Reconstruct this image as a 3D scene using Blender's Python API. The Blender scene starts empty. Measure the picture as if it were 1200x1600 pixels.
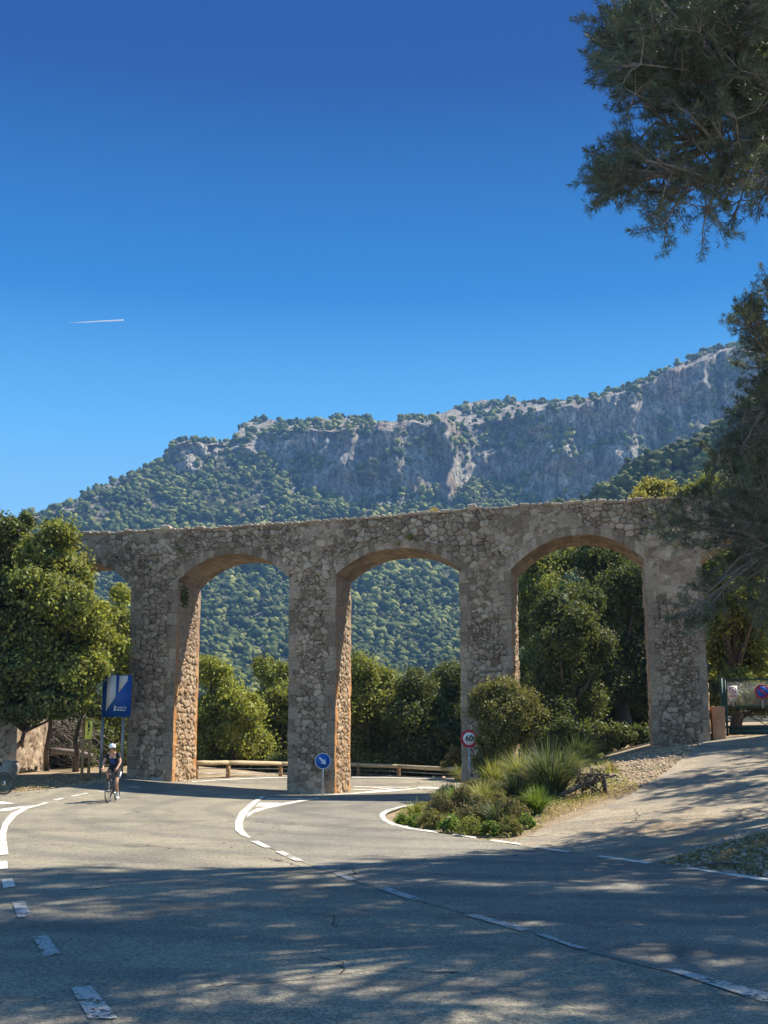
import bpy, math, random
import numpy as np
from mathutils import Vector, Matrix, geometry
random.seed(7); rng = np.random.default_rng(11)
S = bpy.context.scene; COL = S.collection
R = math.radians; PI = math.pi

# ---------------------------------------------------------------- camera
F = 1900.0; HC = 1.95; TH = math.atan(350/F); CT, ST = math.cos(TH), math.sin(TH)
cam = bpy.data.cameras.new('camera'); camo = bpy.data.objects.new('camera', cam); COL.objects.link(camo)
camo.location = (0, 0, HC); camo.rotation_euler = (PI/2+TH, 0, 0)
cam.sensor_fit = 'VERTICAL'; cam.sensor_height = 36; cam.lens = 36*F/1600
cam.clip_start = 0.1; cam.clip_end = 30000
S.camera = camo
# ---------------------------------------------------------------- sky + sun
SKYS = 3.9
SUN = Vector((.677, .337, 1.0)).normalized()
EL = math.asin(SUN.z); AZ = math.atan2(SUN.x, SUN.y)
w = bpy.data.worlds.new("World"); S.world = w; w.use_nodes = True
wn, wl = w.node_tree.nodes, w.node_tree.links
sk = wn.new('ShaderNodeTexSky'); sk.sky_type = 'NISHITA'; sk.sun_disc = False
sk.sun_elevation = EL; sk.sun_rotation = AZ; sk.altitude = 600
sk.air_density = 1.0; sk.dust_density = 0.15; sk.ozone_density = 5.0
hs = wn.new('ShaderNodeHueSaturation'); hs.inputs['Saturation'].default_value = 1.15; hs.inputs['Value'].default_value = .95
hs.inputs['Hue'].default_value = 0.493
# deep blue put in ahead of the camera; paler sky elsewhere keeps shade neutral
wl.new(sk.outputs[0], hs.inputs['Color'])
tc = wn.new('ShaderNodeTexCoord'); sp = wn.new('ShaderNodeSeparateXYZ'); wl.new(tc.outputs['Generated'], sp.inputs[0])
rp = wn.new('ShaderNodeValToRGB'); wl.new(sp.outputs[2], rp.inputs[0]); e_ = rp.color_ramp.elements
while len(e_) < 6: e_.new(.5)
for q_, (p_, c_) in zip(e_, [(0.0, (.36, .66, .95)), (.14, (.3, .66, 1.0)), (.25, (.12, .48, .95)), (.35, (.016, .23, .66)), (.5, (.004, .075, .34)), (.72, (.003, .055, .26))]): q_.position = p_; q_.color = (*c_, 1)
sc_ = wn.new('ShaderNodeVectorMath'); sc_.operation = 'SCALE'; wl.new(rp.outputs[0], sc_.inputs[0]); sc_.inputs['Scale'].default_value = SKYS
dt_ = wn.new('ShaderNodeVectorMath'); dt_.operation = 'DOT_PRODUCT'; wl.new(tc.outputs['Generated'], dt_.inputs[0]); dt_.inputs[1].default_value = Vector((-.3, .95, .2)).normalized()
mr = wn.new('ShaderNodeMapRange'); mr.interpolation_type = 'SMOOTHSTEP'; wl.new(dt_.outputs['Value'], mr.inputs[0]); mr.inputs[1].default_value = -.1; mr.inputs[2].default_value = .75
mx_ = wn.new('ShaderNodeMix'); mx_.data_type = 'RGBA'; wl.new(mr.outputs[0], mx_.inputs[0]); wl.new(hs.outputs[0], mx_.inputs[6]); wl.new(sc_.outputs[0], mx_.inputs[7])
wl.new(mx_.outputs[2], wn['Background'].inputs[0])
wn['Background'].inputs[1].default_value = .13
sl = bpy.data.lights.new('sun', 'SUN'); sl.energy = 4.9; sl.angle = R(.53); sl.color = (1, .9, .76)
so = bpy.data.objects.new('sun', sl); COL.objects.link(so)
so.rotation_euler = (-SUN).to_track_quat('-Z', 'Y').to_euler(); so.location = (30, 15, 60)
S.view_settings.view_transform = 'Standard'; S.view_settings.look = 'None'
S.view_settings.exposure = 1.0; S.view_settings.gamma = 1
S.cycles.volume_bounces = 0; S.cycles.max_bounces = 6; S.cycles.transparent_max_bounces = 8
S.cycles.volume_step_rate = 4

# ---------------------------------------------------------------- picking points
def ray(px, py):
    u = 800-py
    return np.array([px-600.0, F*CT-u*ST, F*ST+u*CT])
def P(px, py, Y):
    d = ray(px, py); t = Y/d[1]
    return np.array([d[0]*t, Y, HC+d[2]*t])
def sstep(a, b, x):
    t = np.clip((x-a)/(b-a), 0, 1); return t*t*(3-2*t)
def spos(x, k=.4):               # soft max(0, x)
    return .5*(x+np.sqrt(x*x+k*k))-.5*k
def H(x, y):
    x = np.asarray(x, float); y = np.asarray(y, float)
    hl = np.minimum(.1*spos(-x-3.6), .62)*sstep(35, 44, y)
    hb = .22*sstep(43.5, 50, y)
    d1 = (x-2.1)*.877+(y-22.9)*.481
    xe = .3+.18*np.clip(y-31, 0, 20)
    d2 = x-xe
    a = .118*spos(d1, .6); b = .26*spos(d2, .5)
    hr = .5*(a+b-np.sqrt((a-b)**2+.02)); hr = np.maximum(hr, 0)
    hr = np.minimum(hr, 2.0+.02*np.clip(y-42, 0, 30)+.02*np.clip(x-12, 0, 60))
    hr = hr*(1-.85*sstep(44, 49, y)*(1-sstep(4.5, 9, x)))
    hr = hr*sstep(2, 10, y+.35*x)
    bank = -9*sstep(54.8, 78, y)*(1-sstep(3, 14, x-.03*y))*sstep(-45, -14, x)
    return hl+hb*(1-sstep(3, 8, x))+hr+bank
def G(px, py, lift=0):
    d = ray(px, py); d = d/d[1]
    Y = 5.0
    for i in range(4000):
        z = HC+d[2]*Y
        if z <= H(d[0]*Y, Y)+lift: break
        Y += .05
    return np.array([d[0]*Y, Y, H(d[0]*Y, Y)])

# ---------------------------------------------------------------- mesh building
class MB:
    def __init__(s): s.v = []; s.f = []; s.a = []; s.n = 0
    def add(s, verts, faces, attr=None):
        verts = np.asarray(verts, np.float32).reshape(-1, 3)
        faces = np.asarray(faces, np.int64)
        s.v.append(verts); s.f.append(faces+s.n)
        if attr is None: attr = np.zeros((len(verts), 4), np.float32)
        attr = np.asarray(attr, np.float32)
        if attr.ndim == 1: attr = np.repeat(attr[None], len(verts), 0)
        s.a.append(attr); s.n += len(verts)
    def box(s, c, sz, rot=None, attr=None, taper=1.0):
        q = np.array([[x, y, z] for z in (-.5, .5) for y in (-.5, .5) for x in (-.5, .5)], float)
        q[4:, :2] *= taper; q = q*np.array(sz)
        if rot is not None: q = q@np.array(Matrix(rot)).T if not isinstance(rot, (int, float)) else q@np.array(Matrix.Rotation(rot, 3, 'Z')).T
        s.add(q+np.array(c), [[0, 2, 3, 1], [4, 5, 7, 6], [0, 1, 5, 4], [2, 6, 7, 3], [0, 4, 6, 2], [1, 3, 7, 5]], attr)
    def tube(s, pts, rad, n=8, attr=None, cap=True, closed=False):
        pts = np.asarray(pts, float); m = len(pts)
        rad = np.broadcast_to(np.asarray(rad, float), (m,))
        if closed: T = np.roll(pts, -1, 0)-np.roll(pts, 1, 0)
        else: T = np.gradient(pts, axis=0)
        T /= np.linalg.norm(T, axis=1)[:, None]+1e-9
        up = np.array([0, 0, 1.]) if abs(T[0][2]) < .9 else np.array([1., 0, 0])
        u = np.cross(T[0], up); u /= np.linalg.norm(u)
        U = []
        for i in range(m):
            u = u-T[i]*np.dot(u, T[i]); u /= np.linalg.norm(u)+1e-9; U.append(u)
        U = np.array(U); W = np.cross(T, U)
        a = np.arange(n)*2*PI/n
        V = pts[:, None]+rad[:, None, None]*(np.cos(a)[None, :, None]*U[:, None]+np.sin(a)[None, :, None]*W[:, None])
        V = V.reshape(-1, 3); fs = []
        for i in range(m if closed else m-1):
            j = (i+1) % m
            for k in range(n):
                fs.append([i*n+k, i*n+(k+1) % n, j*n+(k+1) % n, j*n+k])
        s.add(V, fs, attr)
        if cap and not closed:
            b = s.n-len(V)
            for base, flip in ((0, 1), ((m-1)*n, 0)):
                for k in range(1, n-1):
                    t = [base, base+k, base+k+1]
                    if flip: t = t[::-1]
                    s.f.append(np.array([t])+b)
    def poly(s, pts3, attr=None):
        pts3 = np.asarray(pts3, float)
        s.add(pts3, [list(range(len(pts3)))], attr)
    def prism(s, pts2, M, t, attr=None):      # polygon (x,z local) thickened along local y
        n = len(pts2)
        a = [M@Vector((p[0], 0, p[1])) for p in pts2]; b = [M@Vector((p[0], t, p[1])) for p in pts2]
        f0 = [list(range(n))]; 
        s.add(a+b, [list(range(n))], attr); bs = s.n-2*n
        s.f.append(np.array([list(range(2*n-1, n-1, -1))])+bs)
        s.f.append(np.array([[i+n, (i+1) % n+n, (i+1) % n, i] for i in range(n)])+bs)
    def build(s, name, mat, parent=None, smooth=False, attr=True):
        me = bpy.data.meshes.new(name)
        V = np.concatenate(s.v); A = np.concatenate(s.a)
        me.vertices.add(len(V)); me.vertices.foreach_set('co', V.astype(np.float32).ravel())
        sizes = []; loops = []
        for f in s.f:
            f = np.atleast_2d(f); sizes.append(np.full(len(f), f.shape[1])); loops.append(f.ravel())
        sizes = np.concatenate(sizes); loops = np.concatenate(loops)
        me.loops.add(len(loops)); me.loops.foreach_set('vertex_index', loops.astype(np.int32))
        me.polygons.add(len(sizes)); st = np.concatenate([[0], np.cumsum(sizes)[:-1]])
        me.polygons.foreach_set('loop_start', st.astype(np.int32))
        if smooth: me.polygons.foreach_set('use_smooth', np.ones(len(sizes), bool))
        if attr:
            at = me.attributes.new('st', 'FLOAT_COLOR', 'POINT'); at.data.foreach_set('color', A.astype(np.float32).ravel())
        me.update(calc_edges=True); me.validate()
        if mat: me.materials.append(mat)
        o = bpy.data.objects.new(name, me); COL.objects.link(o)
        if parent: o.parent = parent
        return o

def empty(name, loc=(0, 0, 0), rz=0):
    o = bpy.data.objects.new(name, None); COL.objects.link(o)
    o.location = Vector([float(q) for q in loc]); o.rotation_euler = (0, 0, rz); o.empty_display_size = .2
    return o
def tag(o, label, cat, group=None, kind=None):
    o['label'] = label
    if cat: o['category'] = cat
    if group: o['group'] = group
    if kind: o['kind'] = kind
    return o
def struct(o): o['kind'] = 'structure'; return o
def thing(name, label, cat, loc=(0, 0, 0), rz=0, group=None):
    return tag(empty(name, loc, rz), label, cat, group)
def copy_tree(o, parent=None):
    c = o.copy(); COL.objects.link(c); c.parent = parent
    for ch in [x for x in bpy.data.objects if x.parent == o]: copy_tree(ch, c)
    return c
def text_mesh(txt, size, name, mat, parent, M, bold=0.0, thick=.004):
    cu = bpy.data.curves.new(name, 'FONT'); cu.body = txt; cu.size = size; cu.extrude = thick; cu.offset = bold
    cu.align_x = 'CENTER'; cu.align_y = 'CENTER'
    t = bpy.data.objects.new('tmp', cu); COL.objects.link(t)
    me = bpy.data.meshes.new_from_object(t); bpy.data.objects.remove(t)
    me.transform(Matrix(M)); me.materials.clear(); me.materials.append(mat)
    o = bpy.data.objects.new(name, me); COL.objects.link(o); o.parent = parent
    return o

# ---------------------------------------------------------------- numpy noise
def hsh(i, j, k=0, s=0):
    i = np.asarray(i).astype(np.int64); j = np.asarray(j).astype(np.int64); k = np.asarray(k).astype(np.int64)
    h = (i*374761393+j*668265263+k*2147483647+s*1274126177) & 0xffffffff
    h = ((h ^ (h >> 13))*1274126177) & 0xffffffff
    h = ((h ^ (h >> 16))*2246822519) & 0xffffffff
    return ((h ^ (h >> 15)) & 0xffffff)/float(0xffffff)
def vnoise(x, y, s=0):
    x = np.asarray(x, float); y = np.asarray(y, float)
    i = np.floor(x); j = np.floor(y); fx = x-i; fy = y-j
    fx = fx*fx*(3-2*fx); fy = fy*fy*(3-2*fy)
    a = hsh(i, j, 0, s); b = hsh(i+1, j, 0, s); c = hsh(i, j+1, 0, s); d = hsh(i+1, j+1, 0, s)
    return (a*(1-fx)+b*fx)*(1-fy)+(c*(1-fx)+d*fx)*fy
def fbm(x, y, o=4, s=0):
    t = 0; a = .5; q = 0
    for k in range(o):
        t = t+a*vnoise(x*2**k, y*2**k, s+k); q += a; a *= .5
    return t/q
def voronoi(x, y, s=0, jit=.9):
    i = np.floor(x); j = np.floor(y)
    F1 = np.full(x.shape, 9.); F2 = np.full(x.shape, 9.); ID = np.zeros(x.shape); ID2 = np.zeros(x.shape)
    for di in (-1, 0, 1):
        for dj in (-1, 0, 1):
            a = i+di; b = j+dj
            cx = a+.5+jit*(hsh(a, b, 1, s)-.5); cy = b+.5+jit*(hsh(a, b, 2, s)-.5)
            d = np.hypot(x-cx, y-cy)*(.82+.36*hsh(a, b, 5, s))
            nid = hsh(a, b, 3, s); nid2 = hsh(a, b, 4, s)
            c = d < F1
            F2 = np.where(c, F1, np.minimum(F2, d)); ID = np.where(c, nid, ID); ID2 = np.where(c, nid2, ID2); F1 = np.where(c, d, F1)
    return F1, F2, ID, ID2

# ---------------------------------------------------------------- materials
def nt(name):
    m = bpy.data.materials.new(name); m.use_nodes = True; t = m.node_tree
    return m, t, t.nodes['Principled BSDF']
def ramp(t, fac, stops):
    r = t.nodes.new('ShaderNodeValToRGB'); e = r.color_ramp.elements
    while len(e) < len(stops): e.new(.5)
    for q, (p, c) in zip(e, stops): q.position = p; q.color = (*c, 1)
    t.links.new(fac, r.inputs[0]); return r.outputs[0]
def noise(t, scale, detail=4, rough=.55, vec=None, out=0):
    n = t.nodes.new('ShaderNodeTexNoise'); n.inputs['Scale'].default_value = scale
    n.inputs['Detail'].default_value = detail; n.inputs['Roughness'].default_value = rough
    if vec is None:
        g = t.nodes.get('geo') or t.nodes.new('ShaderNodeNewGeometry'); g.name = 'geo'; vec = g.outputs['Position']
    t.links.new(vec, n.inputs['Vector']); return n.outputs[out]
def mixc(t, f, a, b, mode='MIX'):
    m = t.nodes.new('ShaderNodeMix'); m.data_type = 'RGBA'; m.blend_type = mode
    for sck, v in ((m.inputs[0], f), (m.inputs[6], a), (m.inputs[7], b)):
        if hasattr(v, 'links'): t.links.new(v, sck)
        elif isinstance(v, (int, float)): sck.default_value = v
        else: sck.default_value = (*v, 1)
    return m.outputs[2]
def mth(t, op, a, b=0.0, c=None):
    m = t.nodes.new('ShaderNodeMath'); m.operation = op
    for k, v in enumerate((a, b) if c is None else (a, b, c)):
        if hasattr(v, 'links'): t.links.new(v, m.inputs[k])
        else: m.inputs[k].default_value = v
    return m.outputs[0]
def bump(t, b, h, strength=.5, dist=.02):
    n = t.nodes.new('ShaderNodeBump'); n.inputs['Strength'].default_value = strength; n.inputs['Distance'].default_value = dist
    t.links.new(h, n.inputs['Height']); t.links.new(n.outputs[0], b.inputs['Normal'])
def attr(t):
    a = t.nodes.new('ShaderNodeAttribute'); a.attribute_name = 'st'
    s = t.nodes.new('ShaderNodeSeparateColor'); t.links.new(a.outputs['Color'], s.inputs[0])
    return s.outputs[0], s.outputs[1], s.outputs[2]
def plain(name, c, rough=.6, metal=0, var=.12, spec=.4):
    m, t, b = nt(name)
    n = noise(t, 9, 4)
    lo = tuple(q*(1-var*1.6) for q in c); hi = tuple(min(1, q*(1+var)) for q in c)
    t.links.new(ramp(t, n, [(.3, lo), (.7, hi)]), b.inputs['Base Color'])
    b.inputs['Roughness'].default_value = rough; b.inputs['Metallic'].default_value = metal
    b.inputs['Specular IOR Level'].default_value = spec
    return m
def leafmat(name, dark, light, dry=(.16, .13, .05), trans=.3, gloss=.6, dryamt=.06, scale=.6):
    m, t, b = nt(name)
    r, g, bb = attr(t)
    n = noise(t, scale, 3)
    f = mth(t, 'ADD', mth(t, 'MULTIPLY', r, .7), mth(t, 'MULTIPLY', n, .35))
    c = ramp(t, f, [(.2, tuple(q*.7 for q in dark)), (.55, tuple((p_+q)*.5 for p_, q in zip(dark, light))), (.85, tuple(min(.6, q*1.35) for q in light))])
    c = mixc(t, mth(t, 'GREATER_THAN', r, 1-dryamt), c, dry)
    t.links.new(c, b.inputs['Base Color']); b.inputs['Roughness'].default_value = gloss
    b.inputs['Specular IOR Level'].default_value = .28
    tr = t.nodes.new('ShaderNodeBsdfTranslucent')
    c2 = mixc(t, .5, c, (.55, .62, .12), 'MULTIPLY'); c3 = mixc(t, .6, c, (light[0]*1.6, light[1]*1.6, light[2]*.6))
    t.links.new(c3, tr.inputs[0])
    mx = t.nodes.new('ShaderNodeMixShader'); mx.inputs[0].default_value = trans
    t.links.new(b.outputs[0], mx.inputs[1]); t.links.new(tr.outputs[0], mx.inputs[2])
    t.links.new(mx.outputs[0], t.nodes['Material Output'].inputs[0])
    return m
M = {}
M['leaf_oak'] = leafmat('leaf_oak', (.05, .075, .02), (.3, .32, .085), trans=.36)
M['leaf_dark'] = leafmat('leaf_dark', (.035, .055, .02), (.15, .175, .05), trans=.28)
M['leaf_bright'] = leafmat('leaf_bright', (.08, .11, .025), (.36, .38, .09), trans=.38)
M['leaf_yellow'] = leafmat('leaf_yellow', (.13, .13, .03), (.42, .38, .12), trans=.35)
M['leaf_olive'] = leafmat('leaf_olive', (.09, .1, .03), (.3, .29, .1), trans=.25, dryamt=.25)
M['leaf_green'] = leafmat('leaf_green', (.05, .09, .02), (.18, .27, .05), trans=.35)
M['grass'] = leafmat('grass', (.09, .12, .03), (.32, .34, .1), (.4, .33, .16), trans=.3, dryamt=.2)
M['grass_dark'] = leafmat('grass_dark', (.035, .06, .025), (.13, .17, .07), (.35, .3, .18), trans=.2, dryamt=.16)
M['dry_grass'] = leafmat('dry_grass', (.2, .15, .06), (.45, .36, .18), trans=.3)
M['heather'] = leafmat('heather', (.08, .09, .035), (.24, .24, .1), (.26, .17, .1), trans=.25, dryamt=.3)
M['needle'] = leafmat('needle', (.045, .062, .046), (.145, .18, .125), (.18, .13, .08), trans=.28, gloss=.45, dryamt=.07)
def barkmat(name, a, b_):
    m, t, b = nt(name); n = noise(t, 14, 6, .7)
    t.links.new(ramp(t, n, [(.3, a), (.7, b_)]), b.inputs['Base Color']); b.inputs['Roughness'].default_value = .9
    bump(t, b, n, .9, .05); return m
M['bark'] = barkmat('bark', (.05, .04, .03), (.17, .13, .1))
M['bark_grey'] = barkmat('bark_grey', (.12, .105, .09), (.36, .31, .27))
M['wood'] = barkmat('timber', (.24, .14, .06), (.46, .29, .13))
M['wood_pale'] = barkmat('timber_pale', (.4, .3, .17), (.62, .5, .3))

# masonry
def stonemat(name, cols, qcols, joint):
    m, t, b = nt(name); r, g, q = attr(t)
    n1 = noise(t, 3.2, 5, .65); n2 = noise(t, 26, 5, .7); n3 = noise(t, .45, 3)
    c = ramp(t, r, cols); c = mixc(t, mth(t, 'MULTIPLY', n1, .55), c, (.24, .15, .085))
    cq = ramp(t, mth(t, 'ADD', mth(t, 'MULTIPLY', r, .5), mth(t, 'MULTIPLY', n1, .5)), qcols)
    c = mixc(t, q, c, cq)
    gm = ramp(t, n2, [(.3, (.45, .44, .43)), (.5, (.95, .95, .95)), (.72, (1.35, 1.33, 1.3))])
    c = mixc(t, .85, c, gm, 'MULTIPLY')
    big = ramp(t, n3, [(.35, (.78, .76, .76)), (.65, (1.1, 1.08, 1.05))])
    c = mixc(t, .8, c, big, 'MULTIPLY')
    c = mixc(t, mth(t, 'MULTIPLY', g, ramp(t, n1, [(.3, (.35, .35, .35)), (.6, (1, 1, 1))])), c, joint)
    if name == 'sunlit_masonry':
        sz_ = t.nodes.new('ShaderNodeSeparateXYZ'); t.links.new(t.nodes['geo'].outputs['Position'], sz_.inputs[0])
        c = mixc(t, ramp(t, mth(t, 'ADD', mth(t, 'MULTIPLY', sz_.outputs[2], .1), mth(t, 'MULTIPLY', n1, .15)), [(.42, (0, 0, 0)), (.85, (.9, .9, .9))]), c, (.33, .27, .205))  # sunlit orange stays low, grey of the shaded upper part painted in above
    # pale lichen specks and dark streaks
    n4 = noise(t, 7, 6, .75)
    c = mixc(t, mth(t, 'MULTIPLY', mth(t, 'GREATER_THAN', n4, .62), .5), c, (.42, .4, .36))
    t.links.new(c, b.inputs['Base Color']); b.inputs['Roughness'].default_value = .92; b.inputs['Specular IOR Level'].default_value = .2
    bump(t, b, n2, .8, .03); return m
M['stone'] = stonemat('rubble_masonry', [(0, (.22, .17, .12)), (.35, (.42, .335, .24)), (.7, (.53, .43, .315)), (1, (.7, .58, .44))],
                      [(.2, (.27, .21, .15)), (.5, (.36, .28, .2)), (.85, (.46, .37, .27))], (.035, .028, .02))
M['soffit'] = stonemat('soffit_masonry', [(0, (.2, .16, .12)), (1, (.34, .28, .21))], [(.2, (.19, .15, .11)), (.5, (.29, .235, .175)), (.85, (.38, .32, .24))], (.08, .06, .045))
M['stone_sunlit'] = stonemat('sunlit_masonry', [(0, (.36, .25, .15)), (.35, (.54, .39, .24)), (1, (.7, .57, .4))],  # jamb copy of the masonry with sunlit orange put into its tones
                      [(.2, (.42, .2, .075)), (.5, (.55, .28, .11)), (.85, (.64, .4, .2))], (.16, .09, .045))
def rockmat(name, a, b_, sc=2.0):
    m, t, b = nt(name); n = noise(t, sc, 8, .7); n2 = noise(t, sc*.25, 3)
    c = ramp(t, n, [(.3, a), (.68, b_)]); c = mixc(t, mth(t, 'MULTIPLY', ramp(t, n2, [(.45, (0, 0, 0)), (.6, (1, 1, 1))]), .35), c, (.4, .24, .13))
    t.links.new(c, b.inputs['Base Color']); b.inputs['Roughness'].default_value = .9; bump(t, b, n, .8, .1/sc); return m
M['rock'] = rockmat('rock', (.16, .14, .12), (.45, .4, .34))
M['block'] = rockmat('reddish_block', (.3, .15, .08), (.55, .32, .18))
M['limestone'] = rockmat('limestone_block', (.42, .3, .18), (.64, .5, .34))

# ground materials
def asphalt(name, base, tone=(1, 1, 1), patch=True):
    m, t, b = nt(name)
    n0 = noise(t, 110, 3, .7); n1 = noise(t, .35, 4); n2 = noise(t, 3, 5, .65); v = t.nodes.new('ShaderNodeTexVoronoi')
    v.inputs['Scale'].default_value = 70; t.links.new(t.nodes['geo'].outputs['Position'], v.inputs['Vector'])
    lo = tuple(base*q*.5 for q in tone); hi = tuple(base*q*1.55 for q in tone)
    c = ramp(t, n0, [(.4, lo), (.6, hi)])
    sp = ramp(t, v.outputs['Color'], [(.55, (0, 0, 0)), (.95, (1, 1, 1))])
    n5 = noise(t, 24, 5, .8); c = mixc(t, .8, c, ramp(t, n5, [(.38, (.55, .55, .56)), (.5, (.95, .95, .95)), (.6, (1.6, 1.57, 1.5))]), 'MULTIPLY')
    c = mixc(t, mth(t, 'MULTIPLY', sp, .45), c, (base*3.2*tone[0], base*3*tone[1], base*2.6*tone[2]))
    c = mixc(t, .75, c, ramp(t, n1, [(.35, (.72, .72, .73)), (.65, (1.15, 1.12, 1.05))]), 'MULTIPLY')
    c = mixc(t, .5, c, ramp(t, n2, [(.3, (.7, .7, .7)), (.7, (1.2, 1.2, 1.2))]), 'MULTIPLY')
    # wheel-polished lanes: arcs round the bend
    sx = t.nodes.new('ShaderNodeVectorMath'); sx.operation = 'DISTANCE'; t.links.new(t.nodes['geo'].outputs['Position'], sx.inputs[0]); sx.inputs[1].default_value = (5.2, 34.5, 0)
    wv = mth(t, 'SINE', mth(t, 'ADD', mth(t, 'MULTIPLY', sx.outputs['Value'], 3.3), mth(t, 'MULTIPLY', n2, 1.3)))
    c = mixc(t, mth(t, 'MULTIPLY', ramp(t, wv, [(.3, (0, 0, 0)), (.9, (1, 1, 1))]), .3), c, (base*.45, base*.45, base*.45))
    st_ = noise(t, .16, 5, .7); c = mixc(t, .8, c, ramp(t, st_, [(.38, (.68, .68, .7)), (.46, (1, 1, 1)), (.56, (1, 1, 1)), (.64, (1.22, 1.2, 1.14))]), 'MULTIPLY')
    ol = noise(t, 1.1, 3, .5); c = mixc(t, ramp(t, ol, [(.68, (0, 0, 0)), (.76, (.45, .45, .45))]), c, (.04, .038, .035))
    # thin wandering cracks
    nw = noise(t, .8, 4, .6, out=1)
    mp = t.nodes.new('ShaderNodeVectorMath'); mp.operation = 'ADD'; t.links.new(t.nodes['geo'].outputs['Position'], mp.inputs[0]); t.links.new(nw, mp.inputs[1])
    v2 = t.nodes.new('ShaderNodeTexVoronoi'); v2.feature = 'DISTANCE_TO_EDGE'; v2.inputs['Scale'].default_value = .16; t.links.new(mp.outputs[0], v2.inputs['Vector'])
    cr = mth(t, 'LESS_THAN', v2.outputs['Distance'], .0022); cr = mth(t, 'MULTIPLY', cr, mth(t, 'GREATER_THAN', n1, .5))
    c = mixc(t, mth(t, 'MULTIPLY', cr, .8), c, (.015, .014, .013))
    t.links.new(c, b.inputs['Base Color']); b.inputs['Roughness'].default_value = .85; b.inputs['Specular IOR Level'].default_value = .25
    bump(t, b, n0, .55, .012); return m
M['asphalt'] = asphalt('asphalt', .205, (1.07, 1, .79))
M['asphalt2'] = asphalt('asphalt_newer', .19, (1.04, 1, .86))
M['drive'] = asphalt('driveway_asphalt', .25, (1.14, 1, .76))
def groundmat():
    m, t, b = nt('dirt_ground')
    n0 = noise(t, 40, 5, .75); n1 = noise(t, .7, 4); n2 = noise(t, 5, 5, .7); v = t.nodes.new('ShaderNodeTexVoronoi'); v.inputs['Scale'].default_value = 16
    t.links.new(t.nodes['geo'].outputs['Position'], v.inputs['Vector'])
    c = ramp(t, n0, [(.3, (.2, .145, .09)), (.7, (.5, .39, .26))])
    c = mixc(t, mth(t, 'MULTIPLY', ramp(t, v.outputs['Color'], [(.5, (0, 0, 0)), (.9, (1, 1, 1))]), .6), c, (.55, .46, .33))
    c = mixc(t, ramp(t, n2, [(.55, (0, 0, 0)), (.7, (.8, .8, .8))]), c, (.2, .1, .045))
    c = mixc(t, ramp(t, n1, [(.52, (0, 0, 0)), (.66, (.55, .55, .55))]), c, (.1, .12, .035))
    t.links.new(c, b.inputs['Base Color']); b.inputs['Roughness'].default_value = .95; b.inputs['Specular IOR Level'].default_value = .15
    bump(t, b, n0, .9, .04); return m
M['ground'] = groundmat()
def paintmat():
    m, t, b = nt('road_paint'); n = noise(t, 30, 6, .75); n2 = noise(t, 2.2, 4, .6)
    f = mth(t, 'ADD', mth(t, 'MULTIPLY', n, .6), mth(t, 'MULTIPLY', n2, .4))
    c = ramp(t, f, [(.4, (.42, .39, .33)), (.5, (.62, .6, .52)), (.65, (.76, .74, .66))])
    t.links.new(mth(t, 'GREATER_THAN', f, .435), b.inputs['Alpha'])
    t.links.new(c, b.inputs['Base Color']); b.inputs['Roughness'].default_value = .7; return m
M['paint'] = paintmat()
def oldpaint():
    m, t, b = nt('worn_road_paint'); n = noise(t, 30, 6, .75)
    n2 = noise(t, 3, 5, .7); f = mth(t, 'ADD', mth(t, 'MULTIPLY', n, .5), mth(t, 'MULTIPLY', n2, .5))
    t.links.new(ramp(t, n, [(.38, (.22, .21, .19)), (.58, (.5, .49, .45))]), b.inputs['Base Color']); t.links.new(mth(t, 'GREATER_THAN', f, .47), b.inputs['Alpha']); b.inputs['Roughness'].default_value = .8; return m
M['paint_old'] = oldpaint()
M['white'] = plain('sign_white', (.78, .78, .76), .45, var=.04)
M['sign_blue'] = plain('sign_blue', (.012, .1, .42), .4, var=.08)
M['panel_blue'] = plain('panel_blue', (.012, .09, .36), .45, var=.06)
M['panel_grey'] = plain('panel_grey', (.68, .7, .7), .5, var=.04)
M['sign_red'] = plain('sign_red', (.5, .02, .03), .4, var=.06)
M['sign_yellow'] = plain('sign_yellow', (.95, .9, .16), .5, var=.06)
M['black'] = plain('black_print', (.02, .02, .022), .5)
M['galv'] = plain('galvanised_steel', (.42, .43, .43), .45, .6)
M['gate'] = plain('gate_green', (.02, .07, .075), .45, .2)
M['rubber'] = plain('rubber', (.015, .015, .016), .7)
M['carbon'] = plain('bike_frame_black', (.03, .032, .035), .3)
M['alloy'] = plain('alloy', (.5, .5, .5), .3, .9)
M['skin'] = plain('skin', (.5, .27, .17), .5, var=.06)
M['jersey'] = plain('jersey_black', (.015, .016, .02), .75)
M['jersey_blue'] = plain('jersey_blue', (.01, .04, .2), .75)
M['cloth_white'] = plain('cloth_white', (.75, .75, .75), .7, var=.05)
M['helmet'] = plain('helmet_white', (.78, .8, .82), .3, var=.03)
M['helmet_blue'] = plain('helmet_blue', (.12, .22, .35), .35)
M['lens'] = plain('dark_lens', (.01, .01, .012), .15)
M['hair'] = plain('dark_hair', (.03, .02, .012), .7)
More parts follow.
